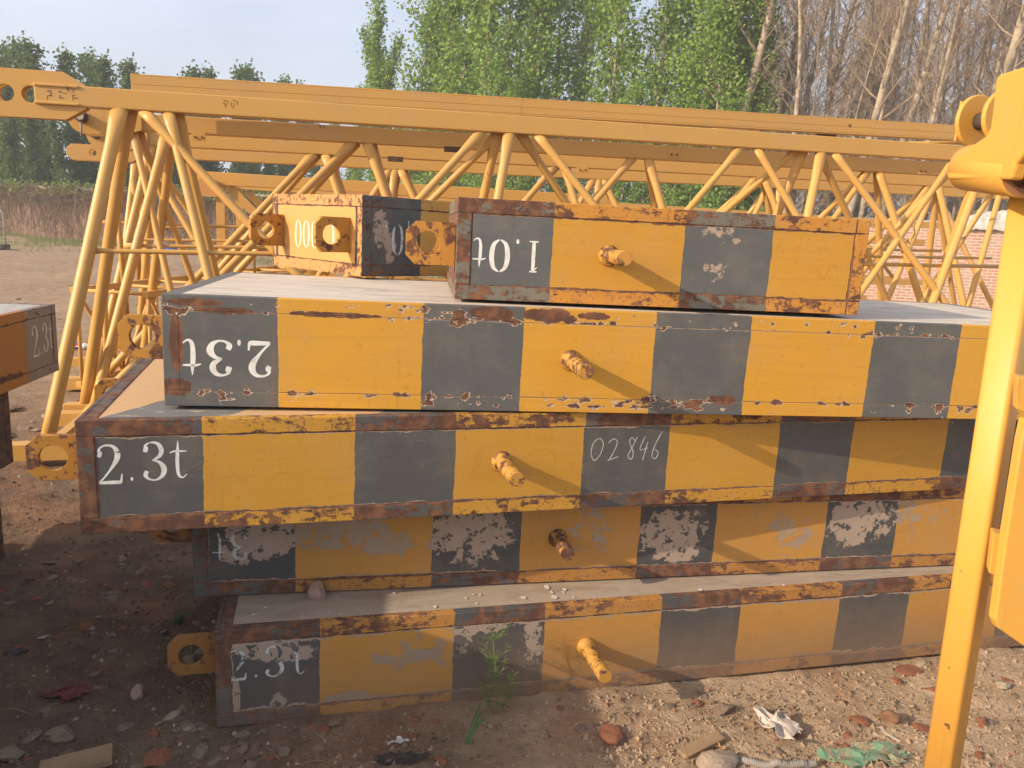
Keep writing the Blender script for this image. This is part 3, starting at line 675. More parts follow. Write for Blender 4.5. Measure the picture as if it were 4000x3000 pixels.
# gravel: uncountable
def gravel():
    b = MB(); r = random.Random(9)
    k = 0
    while k < 7500:
        u = r.random()
        if u < .65: px, py = r.uniform(0, 4000), r.uniform(1800, 3000)
        else: px, py = r.uniform(2300, 4000), r.uniform(2550, 3000)
        P = onz(px, py, 0)
        if P.y > 5.5 or in_box(P.x, P.y): continue
        if P.x > -.1 and r.random() < .45: continue
        k += 1; s = r.choice((.003,.003,.004,.005,.006,.008,.011)); z = gz(P.x, P.y) + s*.3
        vs = [(P.x + math.cos(a+r.random())*s*r.uniform(.7,1.5), P.y + math.sin(a+r.random())*s*r.uniform(.7,1.5), z-s*.6) for a in (0, 1.57, 3.14, 4.71)]
        vs += [(P.x + r.uniform(-.4,.4)*s, P.y + r.uniform(-.4,.4)*s, z + s*r.uniform(.3,.9)), (P.x + r.uniform(-.5,.5)*s, P.y + r.uniform(-.5,.5)*s, z + s*r.uniform(.2,.7))]
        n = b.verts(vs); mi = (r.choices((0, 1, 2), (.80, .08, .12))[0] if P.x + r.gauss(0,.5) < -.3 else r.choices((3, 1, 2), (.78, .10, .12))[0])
        for q in ((0,1,4),(1,2,4),(2,5,4),(2,3,5),(3,0,5),(0,4,5)): b.face([n+i for i in q], mi)
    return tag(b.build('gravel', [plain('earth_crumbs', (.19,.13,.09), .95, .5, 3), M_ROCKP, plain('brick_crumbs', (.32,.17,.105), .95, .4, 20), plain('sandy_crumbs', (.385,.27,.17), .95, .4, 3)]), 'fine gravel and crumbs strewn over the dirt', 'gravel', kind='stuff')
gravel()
def straw():
    b = MB(); r = random.Random(19)
    for k in range(260):
        px, py = r.uniform(0, 4000), r.uniform(1900, 3000); P = onz(px, py, 0)
        if P.y > 5 or in_box(P.x, P.y): continue
        a = r.uniform(0, 6.28); l = r.uniform(.02, .10); z = gz(P.x, P.y)+.004
        q = Vector((math.cos(a)*l, math.sin(a)*l, r.uniform(0, .012)))
        b.tube([(P.x, P.y, z), (P.x+q.x*.5, P.y+q.y*.5+r.uniform(-.006,.006), z+.004+q.z), (P.x+q.x, P.y+q.y, z+q.z)], r.uniform(.0008,.0016), 4)
    return tag(b.build('straw', plain('dry_straw', (.30,.21,.13), .9)), 'dry straw and twig bits scattered on the dirt', 'straw', kind='stuff')
straw()

# litter
def crumpled(name, px, py, w_, d_, h_, mat, label, cat, seed, n=16, rz=0, keep=None):
    b = MB(); P = onz(px, py, 0); r = random.Random(seed); idx = {}
    for j in range(n):
        for i in range(n):
            u, v = i/(n-1)-.5, j/(n-1)-.5
            q = Vector((u*4, v*4, seed))
            edge = 1 + .35*mnoise.noise(Vector((u*3, v*3, seed*2)))
            z = abs(mnoise.noise(q*.9))*h_ + abs(mnoise.noise(q*2.3))*h_*.5
            idx[i, j] = b.verts([(u*w_*edge + mnoise.noise(q*1.3)*.2*w_, v*d_*edge + mnoise.noise(q*1.3+Vector((9,0,0)))*.2*d_, z + .004)])
    for j in range(n-1):
        for i in range(n-1):
            u, v = (i+.5)/(n-1)-.5, (j+.5)/(n-1)-.5
            if math.hypot(u, v) > .36 + .2*mnoise.noise(Vector((u*5, v*5, seed*3))): continue
            b.face([idx[i,j], idx[i+1,j], idx[i+1,j+1], idx[i,j+1]])
    o = b.build(name, mat, recalc=False); o.location = (P.x, P.y, gz(P.x, P.y)); o.rotation_euler = (0, 0, rz)
    sl = o.modifiers.new('thickness', 'SOLIDIFY'); sl.thickness = .0015
    return tag(o, label, cat)
crumpled('plastic_bag', 3040, 2855, .15, .24, .05, plain('white_film', (.56,.48,.40), .45, .25, 12), 'crumpled white plastic bag on the sunlit dirt left of the yellow post', 'plastic bag', 3, 18, .3)
crumpled('green_netting', 3390, 2960, .36, .13, .035, plain('green_mesh', (.10,.27,.16), .85, .6, 30, .5, 60, col2=(.30,.22,.14)), 'torn green shade netting half buried at the bottom edge', 'netting', 8, 22, .1)
crumpled('red_cloth', 280, 2715, .20, .10, .035, plain('red_rag', (.20,.055,.052), .85, .4), 'faded red rag lying in the shade at lower left', 'cloth', 12, 18, .3)
crumpled('charred_rag', 1560, 2972, .20, .08, .022, plain('charred_fabric', (.055,.045,.038), .95, .3), 'blackened charred rag at the bottom edge below the lowest block', 'rag', 15, 18, .2)
crumpled('dark_scrap', 60, 2540, .09, .06, .02, plain('dark_rubber', (.05,.055,.06), .6), 'dark grey rubber scrap in the shade at far left', 'scrap', 17, 12, .6)
crumpled('paper_scrap', 1560, 2905, .07, .03, .02, plain('white_paper', (.55,.52,.47), .8), 'torn white paper scrap just above the charred rag', 'paper', 18, 12, .3)
def plank(px, py, l, w_, t_, rz, label, mat=M_WOOD, tilt=.08, cat='plank', name='wood_plank'):
    b = MB(); b.box((-l/2, -w_/2, 0), (l/2, w_/2, t_)); o = b.build(name, mat, bevel=.002); P = onz(px, py, 0)
    o.location = (P.x, P.y, gz(P.x, P.y)+.004); o.rotation_euler = (0, -tilt, rz); return tag(o, label, cat)
M_WOODP = plain('sunbleached_wood', (.33,.215,.12), .85, .35, 5, .4, 40)
plank(2740, 2920, .17, .045, .02, .55, 'broken wooden plank on the sunlit dirt left of the white bag', M_WOODP)
plank(300, 2985, .19, .08, .022, .45, 'split plank at the bottom left corner of the ground', M_WOODP, .05)
plank(3480, 2870, .075, .012, .004, -1.1, 'thin pale wood chip leaning beside the half brick', plain('pale_chip', (.55,.45,.34), .8), .1, 'wood chip', 'wood_chip')
def hose():
    b = MB(); pts = []; rad = []
    for i in range(121):
        s = i/120; P = onz(2850 + 330*s, 2968 + 30*math.sin(s*2.2), 0)
        pts.append((P.x, P.y, gz(P.x, P.y)+.007)); rad.append(.0115 if i % 3 else .0135)
    b.tube(pts, rad, 12); tag(b.build('corrugated_hose', plain('grey_conduit', (.30,.26,.21), .6, .2)), 'grey corrugated plastic hose at the bottom edge', 'hose')
hose()
def leaf_lobes():
    b = MB(); P = onz(2815, 2930, 0); n = 14; c = b.verts([(0,0,.006)]); vs = []
    for i in range(n): a = 2*math.pi*i/n; r_ = .024 if i % 2 == 0 else .010; vs.append((r_*math.cos(a), r_*math.sin(a), .004 + (.012 if i % 4 == 0 else 0)))
    k = b.verts(vs)
    for i in range(n): b.face([c, k+i, k+(i+1)%n])
    o = b.build('dry_leaf', plain('brown_leaf', (.36,.22,.11), .8), recalc=False); o.location = (P.x, P.y, gz(P.x,P.y)+.012); tag(o, 'curled dry brown leaf next to the broken plank', 'leaf')
leaf_lobes()
# droppings / paint splashes on the lowest block's ledge
M_SPL = plain('white_splash', (.66,.61,.54), .8, .1)
r_ = random.Random(5)
for (px, py, s) in ((1240,2312,6),(1330,2398,6),(1540,2316,9),(1700,2368,14),(1820,2335,11),(1850,2321,9),(1875,2322,11),(1860,2356,9),(2045,2333,18),(2135,2292,22),(2155,2312,14),(2165,2332,20),(2205,2302,18),(2200,2312,12),(2240,2332,10),(2735,2302,16),(1035,2372,10),(990,2400,10),(3060,2285,12),(1285,2388,6),(1178,2410,6)):
    P = onz(px, py, .3396); c0, s0 = math.cos(-R(14.58)), math.sin(-R(14.58)); dx, dy = P.x+.8797, P.y-2.1858
    lx, ly = dx*c0-dy*s0, dx*s0+dy*c0; rr = s/1900
    spl = MB(); k = spl.verts([(lx+rr*math.cos(a*.785)*r_.uniform(.6,1.3), ly+rr*1.3*math.sin(a*.785)*r_.uniform(.6,1.3), H0+.0012) for a in range(8)]); spl.face([k+i for i in range(8)]); spl.build('white_splash', M_SPL, W1)
# weeds
M_WEED = plain('weed_green', (.16,.22,.06), .7, .3); M_GRASSB = plain('grass_blade_green', (.06,.16,.04), .6, .3)
def weed():
    P = onz(1940, 2775, 0); b = MB(); r = random.Random(3)
    def br(p, d, l, depth):
        pts = [p]
        for i in range(4):
            d = (d + Vector((r.uniform(-.12,.12), r.uniform(-.12,.12), .05))).normalized(); pts.append(pts[-1] + d*l/4)
        b.tube(pts, .0013 if depth == 0 else .0006, 4)
        if depth < 2:
            for i in range(1, 5):
                for k in range(5 if depth == 0 else 3):
                    a = r.uniform(0, 6.28); nd = (Vector((math.cos(a), math.sin(a), r.uniform(.2,.9)))).normalized()
                    br(pts[i], nd, l*(.22 if depth == 0 else .42), depth+1)
    br(Vector((0,0,0)), Vector((0,0,1)), .27, 0); br(Vector((.01,0,0)), Vector((.4,0,1)).normalized(), .13, 0); br(Vector((-.01,0,0)), Vector((-.5,0,1)).normalized(), .10, 0)
    o = b.build('feathery_weed', M_WEED); o.location = (P.x, P.y-.02, gz(P.x,P.y)); tag(o, 'feathery green weed growing up in front of the bottom counterweight', 'weed')
    b = MB(); P = onz(1815, 2895, 0)
    for i in range(3):
        k = b.verts([(i*.004,0,0),(i*.004+.006,0,0),(.03+i*.004,.02,.10-i*.02),(.05+i*.005,.03,.135-i*.03)]); b.face([k,k+1,k+2]); b.face([k,k+2,k+3])
    o = b.build('grass_blade', M_GRASSB, recalc=False); o.location = (P.x, P.y, gz(P.x,P.y)); o.modifiers.new('t','SOLIDIFY').thickness = .0006; tag(o, 'single green grass blade left of the feathery weed', 'grass blade')
    b = MB(); P = onz(700, 2440, 0); r = random.Random(8)
    for i in range(40):
        a = r.uniform(0,6.28); l = r.uniform(.02,.05); q = (math.cos(a)*l*.6, math.sin(a)*l*.6, l)
        b.tube([(math.cos(a)*.02*r.random(), math.sin(a)*.02, 0), (q[0]*.6,q[1]*.6,q[2]*.8), q], [.0012,.001,.0004], 4)
    o = b.build('weed_tuft', M_GRASSB); o.location = (P.x, P.y, gz(P.x,P.y)); tag(o, 'dark green weed tuft in the shade left of the lowest blocks', 'weed')
weed()
# the bottle and the blue tarpaulin far off
def bottle():
    P = onz(300, 1365, 0); root = empty('plastic_bottle', (P.x, P.y, gz(P.x,P.y)+.04), R(8), 'clear plastic drink bottle with a blue label lying on the dirt behind the left legs', 'bottle')
    b = MB(); b.tube([(-.13,0,0),(-.125,0,0),(-.04,0,0)], [.030,.036,.036], 16); b.tube([(.07,0,0),(.10,0,0),(.135,0,0),(.15,0,0)], [.036,.034,.016,.015], 16)
    b.build('bottle_body', plain('clear_plastic', (.62,.64,.66), .15, .1), root)
    b = MB(); b.tube([(-.04,0,0),(.07,0,0)], .0372, 20); b.build('label_sleeve', plain('blue_label', (.03,.08,.36), .4, .1), root)
    for nm, col, z0, z1 in (('emblem_red', (.55,.04,.05), .006, .024), ('emblem_white', (.8,.8,.8), -.006, .006), ('emblem_lower', (.05,.12,.5), -.024, -.006)):
        b = MB(); pts = []
        N = 10
        up = [( .015 + math.sqrt(max(0,.026**2 - z1*z1))*s_, z1) for s_ in (-1, 1)]; dn = [(.015 + math.sqrt(max(0,.026**2 - z0*z0))*s_, z0) for s_ in (1, -1)]
        k = b.verts([(x, -math.sqrt(.0382**2 - z*z), z) for x, z in up + dn]); b.face([k, k+1, k+2, k+3]); b.build(nm, plain(nm, col, .4, .05), root, recalc=False)
bottle()
# ------------------------------------------------------------------ brick wall with vines, trees
WA, WB = Vector((-40, 43.9, 0)), Vector((24, 17.4, 0))
WT = (WB - WA).normalized(); WN = Vector((-WT.y, WT.x, 0)); WLEN = (WB - WA).length
def wall_u(u, off=0, z=0): return WA + WT*u + WN*off + Vector((0, 0, z))
WYAW = math.atan2(WT.y, WT.x); WH = 2.45
def brick_wall():
    t = NT('old_brickwork'); br = t.n.new('ShaderNodeTexBrick')
    X, Y, Z = t.xyz(); cmb = t.n.new('ShaderNodeCombineXYZ'); t.put(cmb.inputs[0], X); t.put(cmb.inputs[1], Z)
    t.put(br.inputs['Vector'], cmb.outputs[0]); br.inputs['Scale'].default_value = 1
    br.inputs['Brick Width'].default_value = .26; br.inputs['Row Height'].default_value = .085; br.inputs['Mortar Size'].default_value = .014; br.inputs['Bias'].default_value = 0
    br.inputs['Color1'].default_value = (.44,.22,.15,1); br.inputs['Color2'].default_value = (.33,.19,.135,1); br.inputs['Mortar'].default_value = (.52,.42,.34,1)
    base = t.mix(t.math('MULTIPLY', t.step(t.noise(1.5, 6, .6), .4, .7), .4), br.outputs['Color'], (.46,.38,.32))
    base = t.mix(t.math('MULTIPLY', t.math('SUBTRACT', 1, t.step(t.math('ADD', X, t.math('MULTIPLY', t.noise(.6, 4), 4)), 46, 52)),   .72), base, (.19,.115,.075))    # dark stained brick behind the vines
    mat = t.done(base, .95, t.bump(t.math('ADD', t.math('MULTIPLY', br.outputs['Fac'], -1), t.noise(30, 5)), .6, .02), spec=.1)
    root = empty('brick_wall', WA, WYAW, 'long old brick wall behind the yard, bare at right and under vines at left', 'wall')
    b = MB(); b.box((0, 0, -.3), (WLEN, .26, WH-.12)); b.build('brickwork', mat, root)
    b = MB(); b.box((0, -.03, WH-.12), (WLEN, .29, WH)); b.build('coping', plain('mortar_coping', (.48,.40,.32), .95, .3, 4), root, bevel=.01)
brick_wall()
def leaf_quad(b, p, s, r, mi=0, up=.3):
    n = Vector((r.gauss(0,1), r.gauss(0,1), r.gauss(0,1)+up)).normalized(); a = n.orthogonal().normalized(); c = n.cross(a); th = r.uniform(0, 6.28)
    e = a*math.cos(th) + c*math.sin(th); f_ = n.cross(e)
    k = b.verts([p - e*s*.5, p + f_*s*.38, p + e*s*.5, p - f_*s*.38]); b.face([k, k+1, k+2, k+3], mi)
def leaf_mat(name, c1, c2, c3=None, sc=.7):
    t = NT(name); oi = t.n.new('ShaderNodeObjectInfo')
    base = t.mix(t.step(t.noise(sc, 3, .5), .35, .65), c1, c2)
    g = t.n.new('ShaderNodeNewGeometry')
    base = t.mix(t.math('MULTIPLY', g.outputs['Random Per Island'], .55), base, c3 or tuple(min(1, c*1.8) for c in c1))
    t.done(base, .6, spec=.25)
    tr = t.n.new('ShaderNodeBsdfTranslucent'); t.put(tr.inputs['Color'], t.mix(.5, base, (.30,.38,.05))); ms = t.n.new('ShaderNodeMixShader'); ms.inputs[0].default_value = .32
    t.l.new(t.b.outputs[0], ms.inputs[1]); t.l.new(tr.outputs[0], ms.inputs[2]); t.l.new(ms.outputs[0], t.out.inputs[0]); return t.mat
M_LEAF = leaf_mat('poplar_leaf', (.125,.245,.035), (.19,.295,.055), (.29,.41,.08))
M_LEAFD = leaf_mat('dark_leaf', (.045,.10,.03), (.075,.135,.04), (.12,.18,.055))
M_IVY = leaf_mat('ivy_leaf', (.10,.17,.03), (.16,.22,.05))
M_BARK = plain('poplar_bark', (.43,.345,.25), .95, .5, 5, .6, 20, .02)
M_BARKG = plain('grey_bark', (.28,.22,.16), .95, .45, 5, .6, 20, .02)
M_TWIG = plain('bare_twigs', (.36,.265,.18), .95, .35, 1.5, .1)
M_VINE = plain('dry_vine', (.27,.185,.12), .95, .5, 3, .1)
def vines():
    b = MB(); r = random.Random(31); ul = (Vector((4, 25.7, 0)) - WA).dot(WT)
    for k in range(4200):
        u = r.uniform(6, ul); cl = mnoise.noise(Vector((u*.6, 1, 7))); top = r.random() < .72; z = WH + r.uniform(-.45, .10) if top else r.uniform(.4, WH)
        l = min(z-.02, r.expovariate(1/(.55 + .5*max(0, cl+.3)))+.15); off = -r.uniform(.04, .40)*(1 if z > 1.2 else .5); pts = []
        du = r.gauss(0, .5); cu = r.gauss(0, .22); ph = r.uniform(0, 6.28)
        for i in range(6):
            q = i/5; pts.append((u + du*q + cu*math.sin(q*5+ph), off*(1-.5*q) + .08*math.sin(q*4+ph*2), z - l*q*q + .16*math.sin(q*4+ph)*(1-q)))
        b.tube(pts, r.uniform(.006,.013), 3, cap=False)
    o = b.build('dry_vines', M_VINE, recalc=False); o.location = WA; o.rotation_euler = (0,0,WYAW); tag(o, 'tangled dry brown vines hanging over the left part of the brick wall', 'vines', kind='stuff')
    b = MB()
    for k in range(9000):
        u = r.uniform(6, ul+4); q = mnoise.noise(Vector((u*.5, 3, 1)))
        if r.random() > .55 + q: continue
        leaf_quad(b, Vector((u, r.uniform(-.35,.5), WH + r.gauss(.06,.13) - abs(r.gauss(0,.22)))), r.uniform(.10,.22), r)
    o = b.build('ivy', M_IVY, recalc=False); o.location = WA; o.rotation_euler = (0,0,WYAW); tag(o, 'fresh green ivy along the top of the vine covered wall', 'ivy', kind='stuff')
    b = MB()
    for k in range(30000):
        u = r.uniform(4, ul+6); d = -abs(r.gauss(.3, 2.6))
        if mnoise.noise(Vector((u*.35, d*.6, 4))) < -.05: continue
        p = WA + WT*u + WN*d; h = r.uniform(.06,.26); z = gz(p.x, p.y); a = r.uniform(0,6.28); e = Vector((math.cos(a), math.sin(a), 0))*.012; ln = Vector((r.gauss(0,.05), r.gauss(0,.05), h))
        P0 = Vector((p.x, p.y, z-.01)); kk = b.verts([P0-e, P0+e, P0+ln]); b.face([kk, kk+1, kk+2])
    tag(b.build('grass', leaf_mat('verge_grass', (.13,.17,.05), (.22,.21,.09)), recalc=False), 'short green grass along the foot of the far wall', 'grass', kind='stuff')
vines()

def trunk_pts(r, h, lean, n=9, wob=.10):
    p = Vector((0,0,-.1)); d = Vector((lean*math.cos(r.random()*6.28), lean*math.sin(r.random()*6.28), 1)).normalized(); out = [p.copy()]
    for i in range(n):
        d = (d + Vector((r.gauss(0,.03), r.gauss(0,.03), 0))).normalized(); p = p + d*(h/n); out.append(p.copy())
    return out
def lerp_path(pts, s):
    f_ = s*(len(pts)-1); i = min(int(f_), len(pts)-2); return pts[i].lerp(pts[i+1], f_-i)
def poplar_meshes(seed, h, crown_lo, spread, nbr, nleaf, lsize, columnar=.8, base_r=.11):
    r = random.Random(seed); tp = trunk_pts(r, h, .05); tb = MB(); cb = MB()
    tb.tube(tp, [base_r*(1-.92*i/(len(tp)-1))+.008 for i in range(len(tp))], 8)
    for k in range(nbr):
        s = crown_lo + (1-crown_lo)*(k+r.random())/nbr; s = min(s, .99); p = lerp_path(tp, s); a = r.uniform(0, 6.28)
        l = spread*(1.15 - .8*(s-crown_lo)/(1-crown_lo))*r.uniform(.6,1.25) + .15; d = Vector((math.cos(a), math.sin(a), r.uniform(.55,1.5)*columnar)).normalized(); pts = [p]
        for i in range(5):
            d = (d + Vector((r.gauss(0,.10), r.gauss(0,.10), .10))).normalized(); pts.append(pts[-1] + d*l/5)
        tb.tube(pts, [.028*(1-s*.6), .022*(1-s*.6), .016, .012, .008, .005], 4, cap=False)
        for q in range(nleaf):
            t_ = r.uniform(.15, 1.05); c = lerp_path(pts, min(t_, 1)); sp = .16 + .20*t_*l*.3
            leaf_quad(cb, c + Vector((r.gauss(0,sp), r.gauss(0,sp), r.gauss(0,sp))), lsize*r.uniform(.6,1.3), r)
    return tb, cb
def make_tree(name, tb, cb, mt, mc, label, cat, group):
    root = empty(name, (0,0,0), 0, label, cat, group); tb.build('trunk', mt, root, recalc=False); cb.build('crown', mc, root, recalc=False); return root
def copy_tree(o, parent=None):
    c = o.copy(); COL.objects.link(c); c.parent = parent
    for ch in list(o.children): copy_tree(ch, c)
    return c
USED = set()
def put(proto, loc, rz, sc, label=None):
    o = proto if proto.name not in USED else copy_tree(proto); USED.add(proto.name)
    o.location = loc; o.rotation_euler = (0,0,rz); o.scale = (sc, sc, sc)
    if label: o['label'] = label
    return o
GP = 'leafy green poplars behind the wall'; DP = 'distant dark green poplars at left'; BT = 'bare trees in the wood at right'
green = [make_tree('poplar_tree', *poplar_meshes(50+i, 12.5, .10, 1.9, 62, 95, .15, .75), M_BARK, M_LEAF, 'leafy green poplar standing in the row behind the brick wall', 'tree', GP) for i in range(4)]
slim = [make_tree('slim_poplar', *poplar_meshes(70+i, 12, .04, .75, 64, 62, .15, 1.3, .09), M_BARK, M_LEAF, 'slim columnar poplar at the far end of the tree row', 'tree', 'slim poplars against the sky') for i in range(2)]
dark = [make_tree('dark_poplar', *poplar_meshes(90+i, 10, .03, 1.25, 60, 80, .19, .9), M_BARKG, M_LEAFD, 'dense dark green tree behind the vine covered wall at left', 'tree', DP) for i in range(3)]
def bare_mesh(seed, h, nbr, base_r, lo=.12):
    r = random.Random(seed); tp = trunk_pts(r, h, .035, 12); tb = MB(); bb = MB()
    tb.tube(tp, [base_r*(1-.80*i/(len(tp)-1)) for i in range(len(tp))], 8, cap=False)
    for k in range(nbr):
        s = lo + (1-lo)*(k + r.random())/nbr; p = lerp_path(tp, min(s,.98)); a = r.uniform(0,6.28); l = (1.25-s*.7)*r.uniform(.9,3.0); d = Vector((math.cos(a), math.sin(a), r.uniform(.25,1.5))).normalized(); pts = [p]
        for i in range(6):
            d = (d + Vector((r.gauss(0,.13), r.gauss(0,.13), .09))).normalized(); pts.append(pts[-1]+d*l/6)
        r0 = base_r*r.uniform(.16,.30)*(1-.5*s); bb.tube(pts, [r0, r0*.85, r0*.7, r0*.55, r0*.4, .006, .004], 4, cap=False)
        for q in range(4):
            c = lerp_path(pts, r.uniform(.3,1)); a2 = r.uniform(0,6.28); d2 = (d*.8 + Vector((math.cos(a2), math.sin(a2), r.uniform(-.2,.9)))).normalized(); l2 = r.uniform(.35,1.2)
            e = c + d2*l2*.5 + Vector((r.gauss(0,.07), r.gauss(0,.07), .03)); f_ = e + (d2+Vector((0,0,.3))).normalized()*l2*.5
            bb.tube([c, e, f_], [.009, .007, .004], 3, cap=False)
            for z_ in range(2):
                g_ = c.lerp(f_, r.uniform(.3,1)); bb.tube([g_, g_ + Vector((r.gauss(0,.25), r.gauss(0,.25), r.uniform(-.05,.35)))], [.006, .004], 3, cap=False)
    return tb, bb
def make_bare(i, h, nbr, br_, mt, lo=.12):
    root = empty('bare_tree', (0,0,0), 0, 'bare brown tree with fine twigs in the leafless wood at right', 'tree', BT); tb, bb = bare_mesh(200+i, h, nbr, br_, lo)
    tb.build('trunk', mt, root, recalc=False); bb.build('branches', M_TWIG, root, recalc=False); return root
bare = [make_bare(0, 17, 46, .10, M_BARK), make_bare(1, 16, 44, .08, M_BARKG, .06), make_bare(2, 14, 46, .055, M_BARK, .04), make_bare(3, 18, 44, .15, M_BARK, .22), make_bare(4, 11, 50, .045, M_BARKG, .03), make_bare(5, 15, 40, .07, M_BARK, .10)]
r = random.Random(77)
def far(px, Y, z=0): P = at(px, 900, Y); return Vector((P.x, Y, -.05))
# left: dark trees
for px, Y, s in ((-60,41,.82),(30,44,.84),(150,42,.86),(240,46,.92),(330,43,.84),(400,47,.96),(470,42,.82),(560,45,.86),(640,44,.72),(700,48,.90),(745,49,.98),(800,50,.99),(850,50,.95),(905,50,1.0),(960,52,1.02),(1010,56,1.12),(1075,56,1.10),(1140,60,1.10),(1200,62,1.10),(1260,62,1.08),(1330,58,.95),(-150,46,.95),(90,50,.98),(520,52,.92),(200,39.5,.68),(430,40,.64),(60,40,.66),(600,41,.60),(330,39.5,.6),(900,44,.6),(1040,46,.6),(1180,48,.6),(130,38.5,.55),(270,38.5,.52),(10,38.5,.55),(500,38.5,.5)):
    put(r.choice(dark), far(px, Y), r.uniform(0,6.28), s*(1.10 if px < 650 else 1.02))
for px, Y, s in ((1353,46,.93),(1424,43,.93),(1500,41,1.0),(1312,47,.72),(1388,45,.74),(1465,43,.82),(1545,42,.95)): put(r.choice(slim), far(px, Y), r.uniform(0,6.28), s)
for px, Y, s in ((1600,35,1.0),(1690,37,1.1),(1720,33,1.1),(1800,36,1.15),(1880,33,1.1),(1990,36,1.15),(2090,32,1.1),(2190,35,1.15),(2300,31,1.05),(2420,34,1.1),(2500,30,1.0),(2580,33,1.05),(2700,30,1.0),(2790,29,.98),(2880,31,.98),(1640,41,.95),(1540,46,.66),(1740,42,1.2),(2000,42,1.2),(2250,40,1.2),(1850,30.5,.62),(2060,30,.55),(2380,29,.55),(2620,28,.6),(1680,33,.55),(2800,27.5,.5),(2740,27.5,.85),(2860,28.5,.8),(2930,30,.85),(2660,29,.9)):
    put(r.choice(green), far(px, Y), r.uniform(0,6.28), s)
# right: bare wood, three recognisable trunks first
put(bare[3], far(3290, 25.2), .4, .95, 'thick pale trunked bare tree rising behind the top beam, middle of the leafless wood')
put(bare[0], far(3060, 26), 1.2, 1.0, 'straight pale trunked bare tree at the left side of the leafless wood')
put(bare[3], far(3830, 24.5), 2.2, 1.1, 'thickest bare tree behind the crane upright at the right')
for k in range(210):
    px = r.uniform(1500, 4300) if k % 4 == 0 else r.uniform(2900, 4350); Y = r.uniform(24.5, 60)
    if px < 2600: Y = r.uniform(36, 56)
    put(r.choice(bare), far(px, Y), r.uniform(0,6.28), r.uniform(.85,1.25))

# ------------------------------------------------------------------ lattice jib sections
class Jib:
    def __init__(s, px, py, Y, label, zlow=.15, half=.55, yaw=14, tilt=1.1, mat=M_YEL):
        s.A = at(px, py, Y); s.yaw = R(yaw); s.t = Vector((math.cos(s.yaw), math.sin(s.yaw), math.tan(R(tilt)))); s.n = Vector((-math.sin(s.yaw), math.cos(s.yaw), 0))
        s.half = half; s.H = s.A.z - zlow; s.mat = mat
        s.base = Vector((s.A.x, s.A.y, 0)); s.root = empty('jib_section', s.base, 0, label, 'jib section', 'yellow lattice jib sections behind the stack')
    def pt(s, u, v=0, dz=0): return s.A + s.t*u + s.n*v + Vector((0,0,dz)) - s.base
    def low(s, u, side): return s.pt(u, side*s.half, -s.H)
    def chord(s, u0, u1, wd=.115, ht=.125):
        b = MB(); b.beam(s.pt(u0, 0, ht/2), s.pt(u1, 0, ht/2), wd, ht); b.build('top_chord', s.mat, s.root, bevel=.006)
    def lows(s, u0, u1, wd=.10, ht=.11):
        for sd_ in (-1, 1):
            b = MB(); b.beam(s.low(u0, sd_) - Vector((0,0,ht/2)), s.low(u1, sd_) - Vector((0,0,ht/2)), wd, ht); b.build('bottom_chord', s.mat, s.root, bevel=.005)
    def web(s, ut, ub, side, rad=.03, dz=.012):
        a = s.pt(ut, side*.03, dz); c = s.low(ub, side) + Vector((0,0,-.02)); b = MB(); d = (c-a)
        k1 = a + d*(.10/d.length); k2 = a + d*(.24/d.length)
        b.tube([a, k1, k2, a + d*.9, c], [(rad*1.35, rad*.6), (rad*1.28, rad*.75), rad, rad, rad], 16, flat=s.t); b.build('web_tube', s.mat, s.root)
    def rail(s, P, Q, rad=.016):
        P, Q = Vector(P) - s.base, Vector(Q) - s.base; d = (Q-P).normalized(); b = MB()
        b.tube([P, P+d*.07, P+d*.12, Q], [(rad*.5, rad*1.5), (rad*.6, rad*1.4), rad, rad], 10, flat=s.n); b.build('tie_rail', s.mat, s.root)
    def ties(s, us):
        for u in us:
            b = MB(); b.beam(s.low(u, -1)+Vector((0,0,-.06)), s.low(u, 1)+Vector((0,0,-.06)), .06, .06); b.build('cross_tie', s.mat, s.root)

J1 = Jib(480, 430, 5.3, 'nearest yellow lattice jib section, forked lug end at left and stout legs behind the stack')
J1.chord(-.50, 7.4); J1.lows(-.62, 8.0); J1.ties((-.42, 2.1, 4.6, 6.9))
for ut, ub, rd in ((-.01,-.41,.042),(.12,2.12,.029),(.28,.80,.030),(2.40,.48,.027),(2.60,2.20,.034),(2.80,4.66,.028),(4.48,2.51,.026),(4.60,6.02,.026),(5.19,4.62,.036),(5.30,7.15,.028),(6.47,4.67,.026),(6.79,5.76,.034)): J1.web(ut, ub, -1, rd)
for ut, ub, rd in ((.03,-.48,.042),(.33,.68,.030),(2.54,.55,.026),(2.52,2.25,.034),(2.69,4.57,.028),(5.0,2.82,.026),(5.06,4.68,.036),(5.2,7.11,.028),(6.79,6.78,.03),(6.6,5.0,.026)): J1.web(ut, ub, 1, rd)
J1.rail(J1.base + J1.pt(-.22,-.235,-.905), J1.base + J1.pt(6.95,-.22,-.87))
